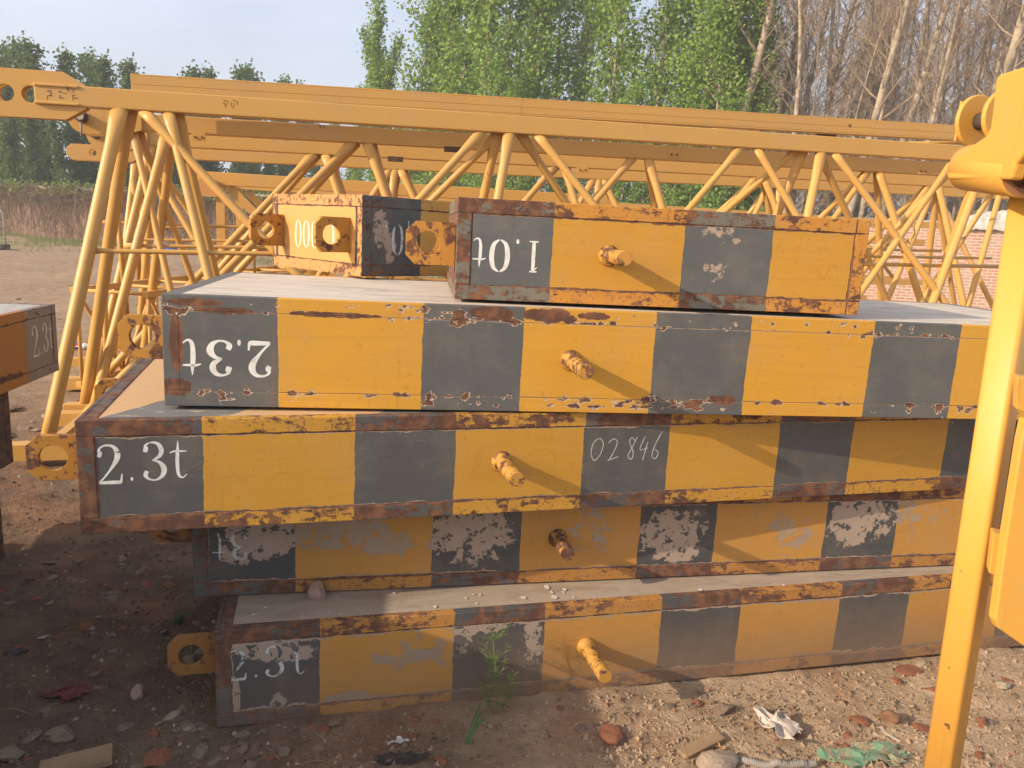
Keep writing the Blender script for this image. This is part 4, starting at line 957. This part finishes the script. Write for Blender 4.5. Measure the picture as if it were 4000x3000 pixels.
# forked lug plates at the left end
def lug_fork(J, u0, u1, z0, z1, holes, ys, name='lug_plate', thick=.028, rnd_=False):
    X = Matrix.Translation(J.pt(0)) @ Matrix(((J.t.x, J.n.x, 0, 0), (J.t.y, J.n.y, 0, 0), (J.t.z, 0, 1, 0), (0,0,0,1)))
    c = .05
    if rnd_:
        zc, rr = (z0+z1)/2, (z1-z0)/2; ol = [(u0+rr - rr*math.sin(math.pi*i/10), zc - rr*math.cos(math.pi*i/10)) for i in range(11)] + [(u1-.14, z1), (u1, z1-.05), (u1, z0+.05), (u1-.14, z0)]
    else: ol = [(u0+c, z0), (u1-.13, z0), (u1, z0+.08), (u1, z1-.08), (u1-.13, z1), (u0+c, z1), (u0, z1-c), (u0, z0+c)]
    for yy in ys:
        b = MB(); b.plate(ol, thick, X @ Matrix.Translation((0, yy, 0)), hole=holes); b.build(name, J.mat, J.root, bevel=.003)
XJ1 = Matrix.Translation(J1.pt(0)) @ Matrix(((J1.t.x, J1.n.x, 0, 0), (J1.t.y, J1.n.y, 0, 0), (J1.t.z, 0, 1, 0), (0,0,0,1)))
for yy in (-.046, .020):
    b = MB()
    b.plate([(-.80,-.085),(-.595,-.085),(-.595,.205),(-.80,.205),(-.85,.15),(-.85,-.03)], .026, XJ1 @ Matrix.Translation((0, yy, 0)), hole=(-.668,.058,.052))
    b.plate([(-.595,-.085),(-.33,-.085),(-.21,-.01),(-.21,.135),(-.33,.205),(-.595,.205)], .026, XJ1 @ Matrix.Translation((0, yy, 0)), hole=(-.525,.058,.052))
    b.build('lug_plate', M_YEL, J1.root)
for dz_ in (.010, .118):
    b = MB(); b.beam(J1.pt(-.50,-.058,dz_), J1.pt(-.24,-.058,dz_), .020, .018); b.build('weld_bead', M_YEL, J1.root, bevel=.006)
# scrawled marks on the chord
mk = MB(); Xc = Matrix.Translation(J1.pt(0,-.0578,0)) @ Matrix(((J1.t.x, J1.n.x, 0, 0), (J1.t.y, J1.n.y, 0, 0), (J1.t.z, 0, 1, 0), (0,0,0,1)))
def scrawl(mb, x, z, s, X, seed, n=3):
    r = random.Random(seed)
    for k in range(n):
        x0 = x + k*s*1.35
        for q in range(5):
            a = (x0 + r.uniform(0,.8)*s, z + r.uniform(.1,1)*s); vert = r.random() < .5
            c = (a[0] + (r.uniform(-.1,.1) if vert else r.uniform(.3,.6))*s, a[1] - (r.uniform(.3,.7) if vert else r.uniform(-.1,.1))*s)
            ribbon(mb, [(a[0],a[1],.0035),((a[0]+c[0])/2+r.uniform(-.05,.05)*s,(a[1]+c[1])/2,.004),(c[0],c[1],.0025)], X, .0008)
scrawl(mk, -.44, .035, .05, Xc, 2, 3); scrawl(mk, .62, .055, .045, Xc, 5, 2)
mk.build('marker_scrawl', plain('marker_ink', (.16,.085,.035), .8), J1.root)

def brand_plate(J, u, dz, wd, ht, text):
    X = Matrix.Translation(J.pt(u, -.064, dz)) @ Matrix(((J.t.x, J.n.x, 0, 0), (J.t.y, J.n.y, 0, 0), (J.t.z, 0, 1, 0), (0,0,0,1)))
    b = MB(); b.box((0, 0, 0), (wd, .006, ht), X=X); pl = b.build('name_plate', plain('plate_steel', (.085,.05,.028), .7), J.root, bevel=.001)
    g = MB(); n = len(text)
    for i, ch in enumerate(text): glyph(g, ch, wd*(.06 + .9*i/n), ht*.2, wd*.8/n, ht*.6, X, thick=.002)
    g.build('plate_letters', plain('raised_letters', (.30,.18,.08), .7), pl)
J2 = Jib(1400, 560, 6.6, 'second yellow lattice jib section from the stack, pinned lugs at its left end')
J2.chord(-1.85, 6.6); J2.lows(-2.2, 7.5); J2.ties((-1.9, .8, 3.1, 5.7))
for side, dx, fr_ in ((-1, 0, 1), (1, .1, .95)):
    for ut, ub, rd in ((-.04,-2.0,.030),(.07,.81,.034),(2.40,.48,.028),(2.54,3.17,.034),(4.82,3.05,.028),(4.93,5.69,.034),(-1.45,-1.95,.036),(-2.0+.3,-1.2,.026),(6.4,5.6,.028)): J2.web(ut + dx*.3, ub + dx, side, rd)
J2.rail((-3.0,5.95,1.33), (4.73,7.9,1.56), .014)
lug_fork(J2, -2.13, -1.62, -.05, .19, (-2.03,.07,.04), (-.085, .057), rnd_=True)
b = MB(); b.tube([J2.pt(-2.03,-.14,.07), J2.pt(-2.03,-.09,.07), J2.pt(-2.03,.11,.07)], [.040,.043,.04], 20); b.build('lug_pin', M_DARKSTEEL, J2.root)
b = MB(); b.tube([J2.pt(-2.03,-.15,.07), J2.pt(-2.03,-.139,.07)], [.026,.028], 16); b.build('pin_washer', plain('pale_zinc', (.5,.42,.34), .5), J2.root)
b = MB(); b.tube([J2.pt(-2.03,-.125,.04), J2.pt(-2.03,-.13,-.07)], .009, 8); b.build('split_pin', plain('pin_zinc', (.35,.28,.22), .5), J2.root)
def bracket(J, u, dz, wd=.10, ht=.07, name='bolted_bracket'):
    X = Matrix.Translation(J.pt(u, -.062, dz)) @ Matrix(((J.t.x, J.n.x, 0, 0), (J.t.y, J.n.y, 0, 0), (J.t.z, 0, 1, 0), (0,0,0,1)))
    b = MB(); b.box((0, -.004, 0), (wd, .004, ht), X=X); br_ = b.build(name, J.mat, J.root, bevel=.0015)
    c = MB()
    for q in (.25, .75): c.tube([X @ Vector((wd*q, -.004, ht*.4)), X @ Vector((wd*q, -.014, ht*.4))], .009, 6)
    c.build('bolt', M_RUSTY, br_)
for u_, dz_ in ((2.72, .02), (-1.27, -.055), (5.35, .0)): bracket(J2, u_, dz_)
brand_plate(J2, .70, -.035, .15, .045, 'EOMTT')
J3 = Jib(1245, 604, 7.8, 'third yellow lattice jib section, behind the pinned one')
J3.chord(-1.75, 9.0); J3.lows(-2.2, 9.4); J3.ties((-1.9, .8, 3.1, 5.7, 7.6))
for side, dx in ((-1, 0), (1, .12)):
    for ut, ub, rd in ((-.04,-1.89,.034),(.06,.76,.036),(2.39,.57,.032),(2.49,3.14,.036),(4.73,2.73,.032),(4.81,5.70,.036),(7.0,5.05,.032),(7.12,7.59,.036),(-1.5,-1.95,.036)): J3.web(ut + dx*.3, ub + dx, side, rd)
J3.rail((-3.62,7.16,1.33), (5.0,9.35,1.61), .014)
lug_fork(J3, -2.03, -1.52, -.05, .19, (-1.95,.07,.04), (-.085, .057), rnd_=True)
b = MB(); b.tube([J3.pt(-1.95,-.14,.07), J3.pt(-1.95,.11,.07)], .04, 20); b.build('lug_pin', M_DARKSTEEL, J3.root)
for u_, dz_ in ((4.72, -.045), (2.62, -.045)): bracket(J3, u_, dz_, .12, .06)
brand_plate(J3, .66, -.035, .15, .05, 'EOMTT')
J4 = Jib(1540, 663, 9.1, 'fourth yellow lattice jib section, farthest back in the row')
J4.chord(-3.0, 9.0); J4.lows(-3.4, 9.4); J4.ties((-2.9, .8, 3.1, 5.7))
for side, dx in ((-1, 0), (1, .12)):
    for ut, ub, rd in ((-.04,-1.4,.036),(0,-.2,.036),(.06,1.1,.036),(2.39,1.1,.034),(2.45,2.2,.036),(2.5,3.6,.034),(4.73,3.6,.034),(4.9,4.7,.036),(4.95,6.1,.034),(7.2,6.1,.036),(7.3,8.5,.034),(-2.6,-1.4,.034),(-2.7,-2.9,.036)): J4.web(ut + dx*.3, ub + dx, side, rd)
J4.rail((-4.6,8.6,1.45), (5.5,10.9,1.6), .014)
lug_fork(J4, -3.35, -2.6, -.06, .10, (-3.1,.02,.035), (-.085, .057))

# long channel beam laid across the jibs
def channel_beam():
    a, c = at(517, 330, 5.95), at(4000, 537, 8.0)
    base = Vector((a.x, a.y, 0)); root = empty('channel_beam', base, 0, 'long yellow channel beam laid across the tops of the jib sections', 'steel beam')
    b = MB(); d = (c-a).normalized(); n = Vector((-d.y, d.x, 0)).normalized(); A, C = a-base, c-base; up = d.cross(n)*-1
    if up.z < 0: up = -up
    b.beam(A + n*.05, C + n*.05, .012, .125); b.build('web_plate', M_YEL, root)
    b = MB(); b.beam(A + up*.062, C + up*.062, .10, .012); b.beam(A - up*.062, C - up*.062, .10, .012); b.build('flanges', M_YEL, root, bevel=.002)
    b = MB(); b.beam(A - n*.046 - up*.030, C - n*.046 - up*.030, .008, .050); b.beam(A - n*.046 + up*.026, C - n*.046 + up*.026, .008, .060); b.build('face_strips', M_YEL, root, bevel=.002)
    return root
channel_beam()
def loose_bar(p, q, rad, name, label):
    b = MB(); b.tube([p, q], rad, 10); tag(b.build(name, M_BRIGHT), label, 'steel rod')
loose_bar(at(3330,562,7.4), at(3760,556,7.2), .014, 'steel_rod', 'thin bright yellow rod lying under the channel beam at right')
loose_bar(at(2790,505,7.5), at(2960,512,8.6), .014, 'steel_rod', 'short bright yellow rod peeping out under the middle of the channel beam')
b = MB(); P = at(3215, 528, 7.6); b.box((-.10,-.06,-.03), (.10,.06,.03)); o = b.build('wood_packer', plain('dark_packer', (.16,.09,.05), .9), bevel=.004); o.location = P; o.rotation_euler = (0,0,R(14)); tag(o, 'dark wood packer wedged under the channel beam', 'packer')

# angle-iron mast section further back at left
def mast_section():
    base = Vector((-3.9, 9.6, 0)); yaw = R(10); root = empty('mast_section', base, yaw, 'square yellow mast section of angle iron lying behind the jibs at left', 'mast section')
    Lm, Wm, z0, z1 = 5.2, 1.3, .35, 2.02
    for y in (0, Wm):
        for z in (z0, z1):
            b = MB(); b.beam((0, y, z), (Lm, y, z), .11, .15); b.build('corner_chord', M_YEL, root, bevel=.006)
    for y in (0, Wm):
        for x in (.25, 1.95, 3.4, 5.0):
            b = MB(); b.beam((x, y, z0+.08), (x, y, z1-.08), .10, .09, up=Vector((0,1,0))); b.build('upright', M_YEL, root, bevel=.004)
        for x0, x1, a_, c_ in ((.35,1.85,z1-.1,z0+.1),(1.95,.45,z0+.9,z0+.1),(3.35,2.0,z1-.1,z0+.1),(3.4,4.9,z0+.1,z1-.1)):
            b = MB(); b.beam((x0, y, a_), (x1, y, c_), .02, .10, up=Vector((0,0,1))); b.build('diagonal', M_YEL, root)
    for x in (.0, 1.95, 5.1):
        for z in (z0, z1):
            b = MB(); b.beam((x, .06, z), (x, Wm-.06, z), .08, .10); b.build('cross_beam', M_YEL, root)
    b = MB(); b.plate([(0,-.10),(.28,-.10),(.28,.10),(0,.10)], .02, Matrix.Translation((-.06,-.09,z1-.12))); b.build('gusset', M_YEL2, root)
    b = MB(); b.box((1.75,-.075,z0+.2), (2.05,-.06,z1-.05)); b.build('splice_plate', M_YEL2, root)
    return root
mast_section()
def thin_section(base, yaw, Lm, Wm, z0, z1, bay, rc, rw, label, cat='lattice section', name='lattice_section', mat=None):
    root = empty(name, base, yaw, label, cat); mat = mat or M_YEL
    for y in (0, Wm):
        for z in (z0, z1):
            b = MB(); b.beam((0, y, z), (Lm, y, z), rc*2, rc*2); b.build('corner_chord', mat, root, bevel=.004)
        n = int(Lm/bay)
        for i in range(n):
            x = i*bay + .05
            b = MB(); b.tube([(x, y, z0), (x, y, z1)], rw, 8); b.build('upright', mat, root)
            b = MB(); b.tube([(x, y, z0 if i % 2 else z1), (x+bay, y, z1 if i % 2 else z0)], rw, 8); b.build('diagonal', mat, root)
    for i in range(int(Lm/bay)+1):
        for z in (z0, z1):
            b = MB(); b.tube([(i*bay+.05, .03, z), (i*bay+.05, Wm-.03, z)], rw, 8); b.build('rung', mat, root)
    return root
thin_section((-1.75, 10.6, 0), R(12), 8.2, 1.2, .75, 1.72, .95, .05, .026, 'square yellow lattice section lying low behind the fourth jib')
thin_section((-3.2, 12.0, 0), R(13), 11.4, 1.2, 1.02, 2.06, 1.15, .055, .03, 'tall square yellow lattice section farthest back, behind the low one')
thin_section((-3.05, 6.35, 0), R(86), 4.4, .62, .12, .92, .62, .026, .016, 'narrow yellow lattice section with thin rungs standing low inside the jib row at left')
for (x0,y0,x1,y1,Y,rd,lb) in ((447,700,497,1243,6.2,.022,'slim yellow tube leaning down to the right behind the left legs'),(409,1107,416,1505,5.9,.02,'short upright yellow tube low between the left legs'),(520,700,545,1110,8.3,.03,'flat-looking yellow upright tube behind the left legs'),(585,740,575,1080,8.0,.024,'thin yellow upright tube beside the bent guard rail')):
    p, q = at(x0,y0,Y), at(x1,y1,Y+.1); b = MB(); b.tube([p, q], rd, 12); tag(b.build('loose_tube', M_YEL), lb, 'steel tube')
# guard rail lying among the jibs
def guard_rail():
    P0, P1 = at(575, 900, 8.9), at(1080, 882, 9.3); base = Vector((P0.x, P0.y, 0)); root = empty('guard_rail', base, 0, 'bent yellow pipe guard rail standing between the jibs at left', 'guard rail'); r_ = .014
    a, c = P0 - base, P1 - base; d = (c-a).normalized(); dz = Vector((0,0,1))
    b = MB(); b.tube([a - dz*.18, a - dz*.10 - d*.02, a - dz*.02, a + d*.06 + dz*.02, a + d*.12 + dz*.025, c], r_, 8); b.build('top_rail', M_YEL, root)
    for f_ in (.08, .42, .82):
        p = a.lerp(c, f_); b = MB(); b.tube([p, p - dz*.55], r_, 8); b.build('post', M_YEL, root)
    b = MB(); b.tube([a - dz*.30, a + d*.1 - dz*.27, c - dz*.27], r_, 8); b.build('mid_rail', M_YEL, root)
    b = MB(); b.tube([a - dz*.55, c - dz*.55], r_, 8); b.build('toe_rail', M_YEL, root)
guard_rail()
def leg_stand(px0, py0, px1, py1, Y, rad, label):
    p, q = at(px0, py0, Y), at(px1, py1, Y+.05); b = MB(); b.tube([p, q], rad, 12); return tag(b.build('loose_tube', M_YEL), label, 'steel tube')
# wire hoop caught on the jib at right and sheets on the wall
b = MB(); c = at(3535, 955, 6.9)
b.tube([c + Vector((.045*math.cos(a*.35), .02*math.sin(a), .045*math.sin(a*.35)-.002*a)) for a in range(20)] + [c + Vector((.05+.02*math.sin(i), 0, .05+i*.035)) for i in range(5)], .006, 6)
tag(b.build('wire_loop', plain('cord', (.45,.28,.11), .8)), 'curl of yellowish cord hanging on the nearest jib at right', 'cord')
def wall_sheet():
    P = at(3885, 862, 21.2); b = MB(); n = 14; idx = {}
    for j in range(n):
        for i in range(n):
            u, v = i/(n-1)-.5, j/(n-1); q = Vector((u*5, v*3, 2)); idx[i,j] = b.verts([(u*1.1, -.25 + .5*v + mnoise.noise(q)*.1, .34*math.sin(v*3.0)*(1+u*.6) - (0.15 if v < .1 else 0) + mnoise.noise(q*2)*.09)])
    for j in range(n-1):
        for i in range(n-1): b.face([idx[i,j], idx[i+1,j], idx[i+1,j+1], idx[i,j+1]], 0, True)
    o = b.build('plastic_sheet', plain('grey_white_sheet', (.52,.48,.43), .6, .3), recalc=False); u = (P-WA).dot(WT); o.location = wall_u(u, .1, WH-.05); o.rotation_euler = (0,0,WYAW); o.modifiers.new('t','SOLIDIFY').thickness = .004
    tag(o, 'crumpled whitish plastic sheet draped on top of the brick wall at right', 'sheet')
wall_sheet()
def tarp():
    P = onz(690, 985, 0); b = MB(); n = 16; idx = {}
    for j in range(n):
        for i in range(n):
            u, v = i/(n-1)-.5, j/(n-1)-.5; q = Vector((u*5, v*5, 7)); idx[i,j] = b.verts([(u*2.4, v*1.2, max(0, .45*(1-(2*u)**2)*(1-(2*v)**2) + mnoise.noise(q)*.16)+.02)])
    for j in range(n-1):
        for i in range(n-1): b.face([idx[i,j], idx[i+1,j], idx[i+1,j+1], idx[i,j+1]])
    o = b.build('blue_tarpaulin', plain('blue_tarp', (.06,.12,.36), .5, .4), recalc=False); o.location = (P.x, P.y-2, gz(P.x,P.y-2)); o.modifiers.new('t','SOLIDIFY').thickness = .004
    tag(o, 'crumpled blue tarpaulin on the ground near the far wall', 'tarpaulin')
tarp()
def trolley():
    P = onz(-10, 962, 0); P.y = 27; P = at(0, 960, 27); base = Vector((P.x, P.y, 0)); root = empty('tube_trolley', base, R(10), 'small tubular steel trolley frame at the far left edge of the yard', 'trolley')
    b = MB(); b.tube([(.18,0,.15),(.16,0,1.25),(.10,0,1.35),(-.3,0,1.35)], .022, 8); b.build('handle', plain('grey_tube', (.45,.45,.45), .4), root)
    b = MB(); b.box((-.7,-.3,.05), (.2,.3,.20)); b.build('deck', M_DARKSTEEL, root, bevel=.01)
    b = MB(); b.tube([(-.3,0,.75),(.17,0,.75)], .018, 8); b.tube([(-.3,0,1.05),(.165,0,1.05)], .018, 8); b.build('crossbars', plain('dark_tube', (.12,.12,.12), .5), root)
trolley()

# ------------------------------------------------------------------ crane upright in the right foreground
def crane_upright():
    root = empty('crane_upright', (1.17, 1.85, 0), 0, 'bright yellow crane upright with bushing and plates, close by at the right edge', 'crane part')
    base = Vector((1.17, 1.85, 0))
    a, c = at(3912, 1500, 1.85), at(3741, 2600, 1.85); d = (c-a).normalized(); top = a - d*.55; bot = a + d*((a.z-.005)/-d.z)
    side = .070; ang = R(-52); rr = .012
    # square tube with rounded corners, turned so that one face looks left and one right
    n1 = Vector((math.cos(R(-53)), math.sin(R(-53)), 0)); n1 = (n1 - d*n1.dot(d)).normalized(); n2 = d.cross(n1)
    def sec(p):
        out = []; h = side/2 - rr
        for k, (sx, sy) in enumerate(((1,-1),(1,1),(-1,1),(-1,-1))):
            for i in range(5):
                th = -math.pi/2 + k*math.pi/2 + i*math.pi/8; q = (sx*h + rr*math.cos(th), sy*h + rr*math.sin(th)); out.append(p + n1*q[0] + n2*q[1] - base)
        return out
    b = MB(); A_ = b.verts(sec(top)); B_ = b.verts(sec(bot)); n = 20
    for i in range(n): b.face([A_+i, A_+(i+1)%n, B_+(i+1)%n, B_+i], 0, True)
    b.face([A_+i for i in range(n)]); b.face([B_+i for i in range(n)]); b.build('post', M_BRIGHT, root)
    # bushing: thick tube pointing to the camera and right
    e0 = at(3790, 655, 1.98) - base; e1 = at(4010, 672, 1.74) - base; ax = (e1-e0).normalized(); r0 = .055; r1 = .034; seg = 40
    b = MB(); u_ = ax.orthogonal().normalized(); v_ = ax.cross(u_)
    rings = [(e0, r1), (e0, r0-.003), (e0+ax*.003, r0), (e1-ax*.004, r0), (e1, r0-.004), (e1, r1), (e1-ax*.05, r1)]
    ids = [b.verts([p + u_*r*math.cos(2*math.pi*i/seg) + v_*r*math.sin(2*math.pi*i/seg) for i in range(seg)]) for p, r in rings]
    for q in range(len(ids)-1):
        for i in range(seg): b.face([ids[q]+i, ids[q]+(i+1)%seg, ids[q+1]+(i+1)%seg, ids[q+1]+i], 1 if q >= 4 else 0, q in (2,))
    b.face([ids[-1]+i for i in range(seg)], 1); b.build('bushing', [M_BRIGHT, plain('worn_bush_rim', (.34,.15,.06), .6, .4, 20)], root)
    # gusset plate rising from the bushing, lying along its axis
    left = ax.cross(Vector((0,0,1))).normalized()
    if left.x > 0: left = -left
    up = Vector((0,0,1)); L_ = (e1-e0).length
    th = .030; lp = e0 + base + left*(r0-.002)
    out_px = [(3700,700),(3694,668),(3706,652),(3725,634),(3758,598),(3792,570),(3846,533),(3866,500),(3877,420),(3889,305),(3903,290),(4000,258),(4160,215),(4160,520),(4012,585),(3968,640),(3945,702)]
    P_ = [onplane(x, y, lp, left) - base for x, y in out_px]
    b = MB(); A_ = b.verts(P_); B_ = b.verts([p - left*th for p in P_]); n = len(P_)
    b.face([A_+i for i in range(n)]); b.face([B_+i for i in range(n-1,-1,-1)])
    for i in range(n): b.face([A_+i, B_+i, B_+(i+1)%n, A_+(i+1)%n])
    b.build('gusset_plate', M_BRIGHT, root, bevel=.006)
    # pair of discs with a pin between, behind the plate
    dc = at(3806, 478, 2.16) - base; axd = Vector((.30,-.954,.02)).normalized()
    for off, r_ in ((0, .068), (.080, .068)):
        b = MB(); b.tube([dc + axd*off, dc + axd*(off+.003), dc + axd*(off+.011), dc + axd*(off+.014)], [r_-.003, r_, r_, r_-.003], 40); b.build('disc', M_BRIGHT, root)
    b = MB(); b.tube([dc + axd*.013, dc + axd*.081], .022, 24); b.build('pin', M_DARKSTEEL, root)
    b = MB(); q = dc - axd*.008; sv = axd.cross(up).normalized(); k = b.verts([q + sv*sx*.05 + up*sz*.05 + axd*o_ for o_ in (0,.006) for sx, sz in ((-1,-1),(1,-1),(1,1),(-1,1))])
    for f_ in ((0,1,2,3),(7,6,5,4),(0,4,5,1),(1,5,6,2),(2,6,7,3),(3,7,4,0)): b.face([k+i for i in f_])
    b.build('backing_plate', M_BRIGHT, root)
    # lower side plate with two weld tabs
    pl = [at(4010,1640,1.72), at(3992,1720,1.72), at(3932,2097,1.72), at(3888,2425,1.72), at(3900,2455,1.72), at(4010,2532,1.72), at(4160,2590,1.72), at(4200,1640,1.72)]
    nn = (pl[2]-pl[0]).cross(pl[4]-pl[0]).normalized()
    if nn.y < 0: nn = -nn
    b = MB(); A_ = b.verts([p-base for p in pl]); B_ = b.verts([p-base+nn*.03 for p in pl]); n = len(pl)
    b.face([A_+i for i in range(n)]); b.face([B_+i for i in range(n-1,-1,-1)])
    for i in range(n): b.face([A_+i, B_+i, B_+(i+1)%n, A_+(i+1)%n])
    b.build('side_plate', M_BRIGHT, root, bevel=.004)
    for q in ([(3880,2083),(3935,2097),(3905,2258),(3862,2240),], [(3972,1470),(4030,1480),(4015,1618),(3968,1600)]):
        b = MB(); f0 = [at(x, y, 1.745)-base for x, y in q]; A_ = b.verts(f0); B_ = b.verts([p + Vector((.02,.045,0)) for p in f0])
        b.face([A_+i for i in range(4)]); b.face([B_+i for i in (3,2,1,0)])
        for i in range(4): b.face([A_+i, B_+i, B_+(i+1)%4, A_+(i+1)%4])
        b.build('weld_tab', M_BRIGHT, root, bevel=.004)
crane_upright()

# ------------------------------------------------------------------ thin dusty air
hz = MB(); hz.box((-140, -30, -1.6), (140, 130, 24)); HZ = NT('dusty_air')
HZ.l.remove(HZ.out.inputs[0].links[0]); vol = HZ.n.new('ShaderNodeVolumePrincipled'); vol.inputs['Color'].default_value = (.95, .955, .97, 1); vol.inputs['Density'].default_value = .0022; vol.inputs['Anisotropy'].default_value = 0.0
HZ.l.new(vol.outputs[0], HZ.out.inputs['Volume']); HZ.n.remove(HZ.b)
tag(hz.build('haze', HZ.mat), 'thin dusty haze in the air over the whole yard', 'haze', kind='stuff')
